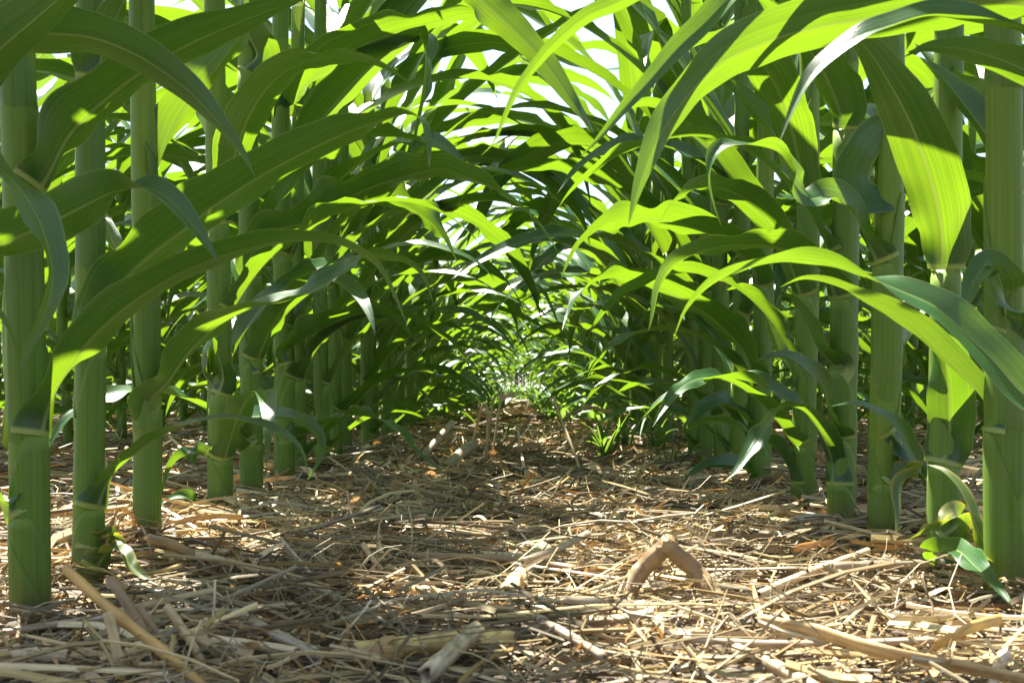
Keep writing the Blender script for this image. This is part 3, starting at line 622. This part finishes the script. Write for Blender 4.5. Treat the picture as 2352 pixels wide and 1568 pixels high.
for k in range(3):
    crop += [(q*(.9+.16*i)+random.gauss(0, .03), 14.2+.5*k+random.gauss(0, .06)) for q in (-1, 1) for i in range(42)]
    crop += [(-1.2+.13*i+random.gauss(0, .02), 22.3+k*.7+random.gauss(0, .05)) for i in range(19)]
acc = [[], [], [], [], []]; off = 0
for x, y in crop:
    V, Q, uv, fr, mi = COARSE[random.randrange(8)]
    a = rot(); c, s = math.cos(a), math.sin(a); k = random.uniform(.9, 1.1)
    W = np.column_stack([(V[:, 0]*c-V[:, 1]*s)*k+x, (V[:, 0]*s+V[:, 1]*c)*k+y, V[:, 2]*k])
    for q, v in zip(acc, (W, Q+off, uv, fr, mi)): q.append(v)
    off += len(V)
o = mk_multi('corn_crop', [np.concatenate(a) for a in acc]); tag(o, 'dense far corn crop closing the end of the path', kind='stuff')

# ---------------------------------------------------------------- straw on the ground
PAL = np.array([(.62, .49, .25), (.74, .62, .38), (.48, .37, .16), (.32, .26, .14), (.27, .25, .18), (.54, .31, .09), (.085, .06, .03), (.74, .66, .48)])
PW = np.array([.18, .15, .16, .14, .12, .07, .16, .07])
def straws(n, xr, yr, len_mu, r_mu, rng, lift=.014, pitch=.12, rows_avoid=True, warp=1., wob=1.):
    x = rng.uniform(*xr, n); y = yr[0]+(yr[1]-yr[0])*rng.uniform(0, 1, n)**warp
    Ln = np.clip(len_mu*np.exp(rng.normal(0, .55, n)), .01, len_mu*2.6); r = r_mu*np.exp(np.clip(rng.normal(0, .4, n), -1, .7))
    a = rng.normal(0, .45, n)+np.where(rng.uniform(0, 1, n) < .5, rng.uniform(0, PI, n), 0.)        # most lie across the path
    p = rng.normal(0, pitch, n); p = np.where((rng.uniform(0, 1, n) < .07) & (Ln < .055), rng.uniform(.3, 1.1, n), p)
    D = np.stack([np.cos(a)*np.cos(p), np.sin(a)*np.cos(p), np.sin(p)], 1)
    side = np.stack([-np.sin(a), np.cos(a), 0*a], 1); up = np.cross(D, side)
    bend = wob*rng.normal(0, .035, n)*Ln; bz = wob*np.abs(rng.normal(0, .025, n))*Ln
    ro = rng.uniform(0, 2*PI, n); side, up = side*np.cos(ro)[:, None]+up*np.sin(ro)[:, None], up*np.cos(ro)[:, None]-side*np.sin(ro)[:, None]
    s = np.array([-.5, -.17, .17, .5]); th = np.linspace(0, 2*PI, 5)[:4]+.4
    flat = rng.uniform(.12, .75, n)
    Cn = np.stack([x, y, ground(x, y)+lift*rng.uniform(0, 1, n)**1.4+r+np.abs(np.sin(p))*Ln*.42], 1)
    k = (1-(2*s)**2)
    ax = Cn[:, None]+D[:, None]*(s[None, :, None]*Ln[:, None, None])+side[:, None]*(k[None, :, None]*bend[:, None, None])+up[:, None]*(k[None, :, None]*bz[:, None, None])
    V = ax[:, :, None]+side[:, None, None]*(np.cos(th)[None, None, :, None]*r[:, None, None, None])+up[:, None, None]*(np.sin(th)[None, None, :, None]*(r*flat)[:, None, None, None])
    m = 4; base = (np.arange(n)*16)[:, None]
    q = []
    for i in range(3):
        for j in range(4): q.append([i*4+j, i*4+(j+1) % 4, (i+1)*4+(j+1) % 4, (i+1)*4+j])
    q.append([3, 2, 1, 0]); q.append([12, 13, 14, 15])
    Q = (base[:, :, None]+np.array(q)[None]).reshape(-1, 4)
    col = PAL[rng.choice(len(PAL), n, p=PW/PW.sum())]*rng.uniform(.72, 1.12, (n, 1))
    pt = .5+.5*vnoise(x*1.3, y, 7)+.25*vnoise(x, y, 23); col = col*(.42+.66*sstep(pt))[:, None]*np.array([[1.0, .98, .92]])                  # paler and darker patches of straw at random
    tint = np.concatenate([np.repeat(col, 16, 0), np.ones((n*16, 1))], 1)
    uvu = np.tile(np.tile(np.arange(4)/4, 4), n)+np.repeat(rng.uniform(0, 50, n), 16); uvv = (s[None, :, None]*Ln[:, None, None]+np.zeros((1, 1, 4))).reshape(-1)+np.repeat(rng.uniform(0, 9, n), 16)
    return V.reshape(-1, 3), Q, np.stack([uvu, uvv], 1), tint
def ribbons(n, xr, yr, rng, len_mu=.05, w_mu=.004):
    x = rng.uniform(*xr, n); y = rng.uniform(*yr, n); Ln = len_mu*np.exp(np.clip(rng.normal(0, .5, n), -1, .8)); wd = w_mu*np.exp(np.clip(rng.normal(0, .5, n), -1, .7))
    a = rng.uniform(0, 2*PI, n); kap = rng.normal(0, 1.6, n); s = np.linspace(-.5, .5, 7)
    el = rng.normal(0, .3, n)[:, None]+kap[:, None]*s[None]; roll = rng.normal(0, .8, n)[:, None]+rng.normal(0, 1.5, n)[:, None]*s[None]
    T = np.stack([np.cos(el)*np.cos(a)[:, None], np.cos(el)*np.sin(a)[:, None], np.sin(el)], -1)
    P = np.cumsum(T, 1)*(Ln/7)[:, None, None]; P -= P.mean(1, keepdims=True); P[..., 2] -= P[..., 2].min(1, keepdims=True)
    P += np.stack([x, y, ground(x, y)+.004+.012*rng.uniform(0, 1, n)], 1)[:, None]
    sd = np.stack([-np.sin(a), np.cos(a), 0*a], 1)[:, None]+0*T; up = np.cross(T, sd)
    S = sd*np.cos(roll)[..., None]+up*np.sin(roll)[..., None]
    Nm = up*np.cos(roll)[..., None]-sd*np.sin(roll)[..., None]
    hw = (wd[:, None]*(1-.6*np.abs(2*s)**2))[..., None]
    V = np.stack([P-S*hw, P-Nm*hw*.3, P+S*hw], 2)
    Q = ((np.arange(n)*21)[:, None, None]+grid_quads(7, 3)[None]).reshape(-1, 4)
    pal = np.array([(.6, .36, .15), (.52, .33, .16), (.38, .22, .10), (.66, .5, .3), (.24, .15, .08)])
    col = pal[rng.choice(5, n)]*rng.uniform(.75, 1.1, (n, 1)); tint = np.concatenate([np.repeat(col, 21, 0), np.ones((n*21, 1))], 1)
    uv = np.stack([np.tile(np.tile([0, .5, 1.], 7), n)+np.repeat(rng.uniform(0, 50, n), 21), np.repeat(np.tile(s, n)*np.repeat(Ln, 7), 3)+np.repeat(rng.uniform(0, 9, n), 21)], 1)
    return V.reshape(-1, 3), Q, uv, tint
def joint(chunks):
    Vs, Qs, us, ts = [], [], [], []; off = 0
    for V, Q, uv, t in chunks: Vs.append(V); Qs.append(Q+off); us.append(uv); ts.append(t); off += len(V)
    return np.vstack(Vs), np.vstack(Qs), np.vstack(us), np.vstack(ts)
r = np.random.default_rng(31)
CH_ = [straws(7000, (-.75, .75), (.46, 1.35), .035, .0010, r), straws(2300, (-.75, .75), (.52, 1.5), .065, .0014, r, .024, .12), straws(200, (-.7, .7), (.6, 1.5), .08, .0024, r, .018, .07), straws(5200, (-.75, .75), (.5, 1.5), .03, .00045, r, .026, .3, wob=5.),
       straws(9000, (-.8, .8), (.46, 1.6), .011, .0008, r, .02, .5),
       straws(7500, (-.55, .55), (1.3, 3.6), .06, .0017, r, .016, .08), straws(5000, (-.5, .5), (1.3, 3.), .035, .0013, r, .02, .3), straws(6000, (-.42, .42), (3.4, 9.), .07, .0022, r, .022), straws(2500, (-.5, .5), (8., 21.), .16, .006, r, .03),
       straws(7000, (-1.9, -.3), (.9, 4.), .085, .0024, r, .02), straws(7000, (.3, 1.9), (.9, 4.), .085, .0024, r, .02), straws(3500, (-3., 3.), (3.6, 8.), .14, .004, r, .02)]
V, Q, uv, ti = joint(CH_)
tag(mk('straw_litter', V, Q, M_STRAW, None, uv, None, ti, smooth=False), 'tangled layer of dry straw covering the soil between the corn rows', kind='stuff')
V, Q, uv, ti = joint([ribbons(1500, (-.7, .7), (.56, 1.5), r, .026, .0018), ribbons(1400, (-.6, .6), (1.4, 3.4), r, .035, .0028), ribbons(900, (-1.8, 1.8), (1.2, 4.), r, .05, .004)])
tag(mk('leaf_litter', V, Q, M_STRAW, None, uv, None, ti), 'curled scraps of brown husk and leaf among the straw', kind='stuff')

# ---- the pieces that stand out, one object each
def piece(name, P, rad, color, label, cat, flat=1., n=None, node=(), group=None, ragged=0., sharp=False):
    P = np.asarray(P, float); n = n or max(10, 6*len(P)); A = spline(P, n)
    if sharp:
        d_ = np.r_[0, np.cumsum(np.linalg.norm(np.diff(P, axis=0), axis=1))]; A = np.stack([np.interp(np.linspace(0, d_[-1], n), d_, P[:, c]) for c in range(3)], 1)
    base = A[A[:, 2].argmin()].copy(); rng = np.random.default_rng(len(label or name)*13+int(abs(P[0][0])*1e4))
    T = nrm(np.gradient(A, axis=0)); ref = np.array([0, 1., .2]) if np.abs(T[:, 1]).mean() < .6 else np.array([1., 0, .2])
    B = nrm(np.cross(T, ref)); Cc = np.cross(B, T); nth = 10; th = np.linspace(0, 2*PI, nth+1); t = np.linspace(0, 1, n)
    rr = rad*(1+.06*np.sin(t*23+rng.uniform(0, 6)))
    for q in node: rr = rr*(1+.28*np.exp(-((t-q)/.025)**2))
    R = rr[:, None]*(1+.08*np.sin(3*th+rng.uniform(0, 6)))[None]
    V = A[:, None]+B[:, None]*(R*np.cos(th))[..., None]+Cc[:, None]*(flat*R*np.sin(th))[..., None]
    if name in ('cornstalk_stub', 'stalk_half'): R = R*(1+rng.normal(0, .045, R.shape))*(1+.10*np.sin(5*th+rng.uniform(0, 6)))[None]; R[:, -1] = R[:, 0]
    V = A[:, None]+B[:, None]*(R*np.cos(th))[..., None]+Cc[:, None]*(flat*R*np.sin(th))[..., None]
    if ragged:
        for e, sg in ((0, -1), (-1, 1)): V[e] += sg*T[e]*(rng.uniform(0, ragged, nth+1)[:, None]); V[e, -1] = V[e, 0]
    # hollow ends: a ring turned in and down the bore
    i0 = A[0]+(V[0]-A[0])*.62+T[0]*.0; i1 = A[-1]+(V[-1]-A[-1])*.62
    j0 = A[0]+(V[0]-A[0])*.5+T[0]*rad*2; j1 = A[-1]+(V[-1]-A[-1])*.5-T[-1]*rad*2
    k0 = np.repeat((A[0]+T[0]*rad*2.2)[None], nth+1, 0); k1 = np.repeat((A[-1]-T[-1]*rad*2.2)[None], nth+1, 0)
    V = np.concatenate([k0[None], j0[None], i0[None], V, i1[None], j1[None], k1[None]])
    nn = n+6
    cols = np.array(color)*np.ones((nn, nth+1, 3)); cols *= (1+.12*np.sin(np.linspace(0, 14, nn)+rng.uniform(0, 6)))[:, None, None]
    cols *= (rng.uniform(.55, 1.25, (nn, nth+1, 1)) if 'stalk' in name else rng.uniform(.85, 1.12, (nn, nth+1, 1)))
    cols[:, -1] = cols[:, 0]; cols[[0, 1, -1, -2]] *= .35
    ti = np.concatenate([cols, np.ones((nn, nth+1, 1))], -1).reshape(-1, 4)
    vv = np.r_[0, 0, 0, t, 1, 1, 1]*np.linalg.norm(np.diff(A, axis=0), axis=1).sum()
    uv = np.stack([np.broadcast_to(th/6.283*3, (nn, nth+1))+rng.uniform(0, 40), np.broadcast_to(vv[:, None], (nn, nth+1))], -1).reshape(-1, 2)
    o = mk(name, V.reshape(-1, 3)-base, grid_quads(nn, nth+1), M_STRAW, None, uv, None, ti, loc=base)
    tag(o, label, cat, group); return o
PALE, TAN, GREY, ORG, BRN = (.66, .53, .33), (.55, .40, .20), (.40, .33, .24), (.60, .36, .11), (.30, .20, .11)
def G(*q): return [gp(x, y, h+.006) for x, y, h in q]
def Wd(d, *q): return [pw(x, y, d+(k*.0)) for k, (x, y) in enumerate(q)]
def R_(px, d): return px/2/F*d
# leaning straws lower left
piece('straw', [pw(150, 1305, .63), pw(255, 1400, .60), pw(370, 1492, .575), pw(480, 1590, .55)], R_(28, .6), ORG, 'thick orange straw slanting down from the left stalks to the bottom edge', 'straw', .7, node=(.42,))
piece('straw', [pw(252, 1328, .66), pw(300, 1400, .65), pw(345, 1480, .64)], R_(24, .65), BRN, 'brown straw stub leaning just behind the thick orange slanting straw', 'straw')
piece('straw', [pw(383, 1392, .64), pw(425, 1450, .63), pw(468, 1525, .62)], R_(20, .63), TAN, 'short leaning straw stub with a cut top, right of the slanting orange straw', 'straw')
piece('straw', [pw(318, 1388, .63), pw(352, 1440, .625), pw(392, 1505, .62)], R_(16, .63), BRN, 'thin brown stub between two leaning straws at the lower left', 'straw')
piece('straw', [pw(246, 1405, .585), pw(262, 1470, .58), pw(276, 1560, .57)], R_(26, .58), TAN, 'upright split straw standing under the slanting orange straw', 'straw', .5)
piece('straw', [pw(494, 1330, .66), pw(492, 1390, .655), pw(486, 1465, .65)], R_(6, .66), PALE, 'hair thin straw standing upright in the left foreground', 'straw')
piece('straw', G((440, 1270, .018), (560, 1300, .014), (690, 1335, .012), (830, 1400, .008)), R_(20, .85), PALE, 'long pale straw lying from the root clump toward the middle', 'straw', .8, node=(.3, .7))
piece('straw', G((0, 1452, .012), (120, 1434, .013), (240, 1418, .016)), R_(16, .72), GREY, 'grey straw lying flat at the left edge below the thick stalk', 'straw')
piece('straw', G((-40, 1512, .008), (60, 1502, .01), (160, 1505, .009)), R_(32, .65), PALE, 'fat pale stem lying at the left edge near the bottom corner', 'straw', node=(.6,))
piece('straw', G((430, 1460, .012), (560, 1478, .012), (680, 1496, .01)), R_(20, .67), PALE, 'pale straw lying level in the left foreground, right of the stubs', 'straw')
piece('straw', G((540, 1405, .013), (620, 1450, .012), (725, 1500, .01)), R_(22, .7), GREY, 'ash grey straw slanting through the left middle foreground', 'straw')
# centre foreground
bent = empty('cornstalk_stub', gp(1540, 1390, 0.), 'old broken cornstalk bent into an upside down V right of centre', 'stalk stub')
for q, fl in (([*G((1418, 1402, -.002)), pw(1470, 1312, .79), pw(1537, 1246, .79)], .85), ([pw(1526, 1248, .787), pw(1600, 1312, .785), *G((1690, 1432, -.006))], .75)):
    hf = piece('stalk_half', q, R_(42, .8), (.27, .18, .09), None, None, fl, n=26, ragged=.006)
    hf.location = hf.location-bent.location; hf.parent = bent
piece('cornstalk_stub', G((822, 1500, .008), (930, 1484, .009), (1050, 1472, .009), (1172, 1470, .008)), R_(42, .66), (.68, .5, .18), 'yellow cornstalk length lying level in the bottom middle', 'stalk stub', node=(.5,), ragged=.003)
piece('cornstalk_stub', G((985, 1545, .012), (1040, 1495, .016), (1092, 1448, .018)), R_(40, .64), (.5, .42, .28), 'grey frayed stalk piece crossing over the yellow cornstalk length', 'stalk stub', .8, node=(.2,), ragged=.008)
piece('cornstalk_stub', G((1165, 1362, .01), (1205, 1310, .012), (1248, 1260, .014)), R_(38, .85), (.66, .58, .33), 'pale green stalk piece with a whitish end in the path centre', 'stalk stub', node=(.9,), ragged=.002)
piece('straw', G((940, 1276, .014), (1080, 1280, .016), (1200, 1288, .018), (1330, 1308, .014)), R_(18, .97), BRN, 'long brown straw lying across the path over the pale green stalk piece', 'straw', node=(.5,))
piece('straw', G((1200, 1290, .022), (1280, 1260, .026), (1350, 1225, .024)), R_(15, 1.), GREY, 'dark straw crossing above the pale stalk piece toward the right', 'straw')
piece('straw', G((1290, 1380, .01), (1400, 1388, .011), (1510, 1400, .012)), R_(24, .78), GREY, 'grey flattened stem lying left of the upside down V stalk', 'straw', .6)
piece('straw', G((1310, 1400, .014), (1420, 1398, .014), (1530, 1400, .012)), R_(18, .77), PALE, 'bright pale straw lying below the upside down V stalk', 'straw')
piece('straw', G((1240, 1420, .02), (1310, 1460, .018), (1390, 1510, .012)), R_(18, .72), GREY, 'grey straw slanting in the bottom centre, right of the frayed piece', 'straw')
piece('straw', [pw(835, 1250, .92), pw(860, 1290, .9), pw(915, 1335, .87), *G((1010, 1375, .016), (1180, 1402, .012))], R_(18, .88), TAN, 'curved tan straw bending down to the right in the left centre', 'straw', .7)
piece('dead_leaf', [pw(798, 1128, 1.15), pw(808, 1180, 1.13), pw(826, 1250, 1.1)], R_(20, 1.1), (.42, .3, .2), 'brown dead leaf blade standing upright at the left path side', 'dead leaf', .25)
piece('dead_leaf', [pw(1166, 1132, 1.4), pw(1172, 1165, 1.38), pw(1176, 1212, 1.36)], R_(18, 1.38), (.62, .36, .08), 'short orange dead blade standing upright in the path centre', 'dead leaf', .4)
piece('dead_leaf', [pw(1100, 1215, 1.16), pw(1108, 1208, 1.14), pw(1124, 1225, 1.12), pw(1140, 1262, 1.1)], R_(22, 1.12), (.7, .58, .4), 'small curled pale blade lit white in the path centre', 'dead leaf', .2)
piece('straw', [pw(1190, 990, 2.2), pw(1200, 1055, 1.9), pw(1224, 1160, 1.45)], R_(7, 1.8), PALE, 'slim whitish straw leaning upright in the middle of the path', 'straw')
piece('straw', [pw(1316, 1075, 1.7), pw(1275, 1120, 1.55), pw(1240, 1205, 1.25)], R_(7, 1.5), TAN, 'slim bent straw rising from the path centre to the right', 'straw')
# stubble further up the path
piece('straw', [pw(1108, 1066, 2.1), pw(1120, 1010, 2.08), pw(1132, 925, 2.06), pw(1140, 905, 2.05)], R_(6, 2.1), (.5, .39, .22), 'tall upright stubble straw with a hooked top in the middle of the path', 'straw', group='tall stubble straws in the path')
piece('straw', [pw(1126, 1072, 2.1), pw(1136, 1010, 2.1), pw(1148, 925, 2.1), pw(1152, 890, 2.1)], R_(6, 2.1), (.5, .39, .22), 'tallest upright stubble straw in the path', 'straw', group='tall stubble straws in the path')
piece('straw', [pw(1072, 1050, 2.15), pw(1092, 990, 2.12), pw(1106, 940, 2.1), pw(1112, 925, 2.1), pw(1120, 950, 2.08), pw(1116, 1060, 2.05)], R_(6, 2.1), (.5, .39, .22), 'folded brown stubble straw left of the tall upright ones', 'straw', group='tall stubble straws in the path')
piece('straw', [pw(1338, 1102, 1.85), pw(1320, 1040, 1.9), pw(1290, 965, 1.95), pw(1272, 912, 2.), pw(1262, 922, 2.)], R_(6, 2.1), (.5, .39, .22), 'long stubble straw leaning left on the right of the path', 'straw', group='tall stubble straws in the path')
piece('straw', [pw(1164, 1040, 2.3), pw(1190, 1000, 2.3), pw(1220, 955, 2.3)], R_(9, 2.3), BRN, 'brown straw slanting up to the right beside the tall stubble', 'straw', group='tall stubble straws in the path')
piece('straw', [pw(1148, 918, 2.4), pw(1166, 908, 2.4), pw(1180, 903, 2.4)], R_(12, 2.3), PALE, 'broken straw end lying level on the tallest stubble top', 'straw', group='tall stubble straws in the path')
piece('straw', [pw(970, 1048, 2.1), pw(1005, 1010, 2.15), pw(1040, 970, 2.2)], R_(16, 2.1), GREY, 'grey thick straw slanting up at the left side of the path', 'straw', group='tall stubble straws in the path')
piece('straw', [pw(1028, 1072, 1.95), pw(1060, 1040, 2.), pw(1085, 1022, 2.05)], R_(26, 2.), GREY, 'thick grey stem propped at a low angle before the folded stubble', 'straw', group='tall stubble straws in the path')
piece('straw', [pw(1300, 955, 2.9), pw(1345, 935, 2.9), pw(1375, 940, 2.9), pw(1440, 955, 2.9)], R_(9, 2.9), TAN, 'straw bent over like a hook before the right row far up the path', 'straw', group='tall stubble straws in the path')
# lower right
piece('straw', [*G((1745, 1424, .022), (1880, 1450, .022), (2010, 1490, .02), (2160, 1520, .018), (2370, 1562, .014))], R_(32, .68), (.52, .38, .18), 'long flat brown stem running across the lower right corner', 'straw', .45, n=44)
piece('straw', G((1742, 1366, .012), (1820, 1330, .014), (1910, 1296, .016), (1992, 1266, .014)), R_(20, .85), PALE, 'pale straw slanting up toward the third stalk from the right', 'straw', node=(.5,))
piece('straw', G((1912, 1300, .02), (2030, 1296, .02), (2165, 1292, .016)), R_(18, .9), GREY, 'grey straw lying level before the right stalks', 'straw', node=(.3,))
piece('straw', G((1690, 1492, .012), (1780, 1530, .012), (1880, 1585, .01)), R_(34, .6), (.42, .34, .22), 'thick grey brown stem entering from the bottom edge on the right', 'straw', .8)
piece('straw', G((1570, 1466, .016), (1800, 1478, .015), (2150, 1470, .014)), R_(15, .66), GREY, 'thin grey straw lying along the lower right above the flat stem', 'straw')
piece('straw', [pw(1985, 1360, .8), pw(2010, 1410, .78), pw(2040, 1452, .76)], R_(16, .78), PALE, 'short straw stub leaning right in the right foreground', 'straw')
piece('straw', [pw(2312, 1500, .6), pw(2290, 1540, .59), pw(2278, 1600, .57)], R_(26, .6), (.7, .6, .48), 'whitish frayed stub standing in the bottom right corner', 'straw', ragged=.004)
piece('straw', [pw(1955, 1060, 1.3), pw(2000, 1100, 1.15), pw(2030, 1130, 1.1)], R_(4, 1.2), BRN, 'hair thin brown straw leaning before the fourth right stalk', 'straw')
piece('dead_leaf', G((1820, 1262, .02), (1860, 1252, .022), (1915, 1245, .018)), R_(14, 1.05), (.62, .26, .06), 'rust orange scrap of leaf lying before the fifth right stalk', 'dead leaf', .3)
piece('dead_leaf', G((2150, 1480, .02), (2230, 1440, .026), (2300, 1420, .02)), R_(22, .7), (.66, .4, .1), 'orange dead leaf strip lying at the right edge', 'dead leaf', .2)
def root_clump(px, py, size, label):
    c = gp(px, py, .01); rr = np.random.default_rng(5); acc = [[], [], [], []]; off = 0
    for k in range(3):
        V, Q, uv, ti = ribbons(45, (c[0]-size, c[0]+size), (c[1]-size*.6, c[1]+size*.6), rr, size*1.3, .0012)
        V[:, 2] += .007*k; ti[:, :3] *= .5
        for q, v in zip(acc, (V, Q+off, uv, ti)): q.append(v)
        off += len(V)
    V, Q, uv, ti = [np.concatenate(a) for a in acc]
    tag(mk('root_clump', V-c, Q, M_STRAW, None, uv, None, ti, loc=c), label, 'root clump')
root_clump(310, 1262, .024, 'dark clump of old roots beside the second left stalk')
piece('straw', G((345, 1238, .03), (395, 1250, .028), (450, 1280, .015)), R_(24, .98), (.36, .24, .11), 'dry brown stalk end joined to the dark root clump', 'straw', .6, ragged=.006)

# ---------------------------------------------------------------- grass and weeds in the path
def tuft(x, y, h, nb, label, seed, group='grass tufts in the path', mat=None, spread=1.):
    rng = np.random.default_rng(seed); acc = [[], [], [], []]; off = 0
    for i in range(nb):
        az = rng.uniform(0, 2*PI); b = np.array([rng.normal(0, .008*spread), rng.normal(0, .008*spread), 0])
        V, Q, uv, fr = arc_leaf(b, az, h*rng.uniform(.6, 1.3), h*rng.uniform(.028, .05), rng, U_LO, 12, rng.uniform(60, 88), rng.uniform(-40, 50), .002, rng.uniform(-40, 40), wave=.001)
        for q, v in zip(acc, (V, Q+off, uv, fr)): q.append(v)
        off += len(V)
    V, Q, uv, fr = [np.concatenate(a) for a in acc]
    o = mk('grass_tuft', V, Q, mat or M_GRASS, None, uv, fr, loc=(x, y, float(ground(x, y)))); tag(o, label, 'grass', group); return o
for k, (px, py, hp, nb, lab) in enumerate((
        (1395, 1062, 110, 11, 'largest green grass tuft at the right side of the path'), (1440, 1040, 95, 9, 'leafy grass tuft just right of the largest tuft'),
        (1510, 1050, 90, 8, 'grass tuft at the foot of the right row'), (1550, 1090, 80, 7, 'small grass tuft before the right row, nearest of them'),
        (1395, 985, 60, 8, 'pale grass tuft farther up the right side of the path'), (1470, 1000, 75, 8, 'grass tuft half hidden behind the right side tufts'),
        (1220, 1000, 40, 4, 'thin grass sprout in the middle of the path'), (1160, 1010, 50, 4, 'thin grass sprout left of the path centre'),
        (1045, 985, 60, 7, 'grass tuft at the left side of the path by the grey straw'), (560, 1140, 60, 6, 'tiny grass sprout at the foot of the fifth left stalk'),
        (1040, 1215, 40, 3, 'single green sprout in the straw left of centre'))):
    q = gp(px, py, .0); tuft(q[0], q[1], 1.25*hp/F*q[1], nb+3, lab, 500+k)
rng = np.random.default_rng(77); acc = [[], [], [], []]; off = 0
for i in range(650):
    y = 4.2+17*rng.uniform(0, 1)**1.2; x = rng.normal(0, .2)
    if y < 10 and abs(x) < .12: continue
    if y < 6.5 and x < .14: continue
    for j in range(6):
        h = rng.uniform(.08, .26)
        V, Q, uv, fr = arc_leaf(np.array([x+rng.normal(0, .02), y+rng.normal(0, .02), 0]), rng.uniform(0, 6.28), h, h*rng.uniform(.04, .08), rng, U_LO, 7, rng.uniform(50, 85), rng.uniform(-60, 40), .002, 0, wave=.001)
        for q, v in zip(acc, (V, Q+off, uv, fr)): q.append(v)
        off += len(V)
V, Q, uv, fr = [np.concatenate(a) for a in acc]
tag(mk('weeds', V, Q, M_GRASS, None, uv, fr), 'low green weeds growing at the far end of the path', kind='stuff')
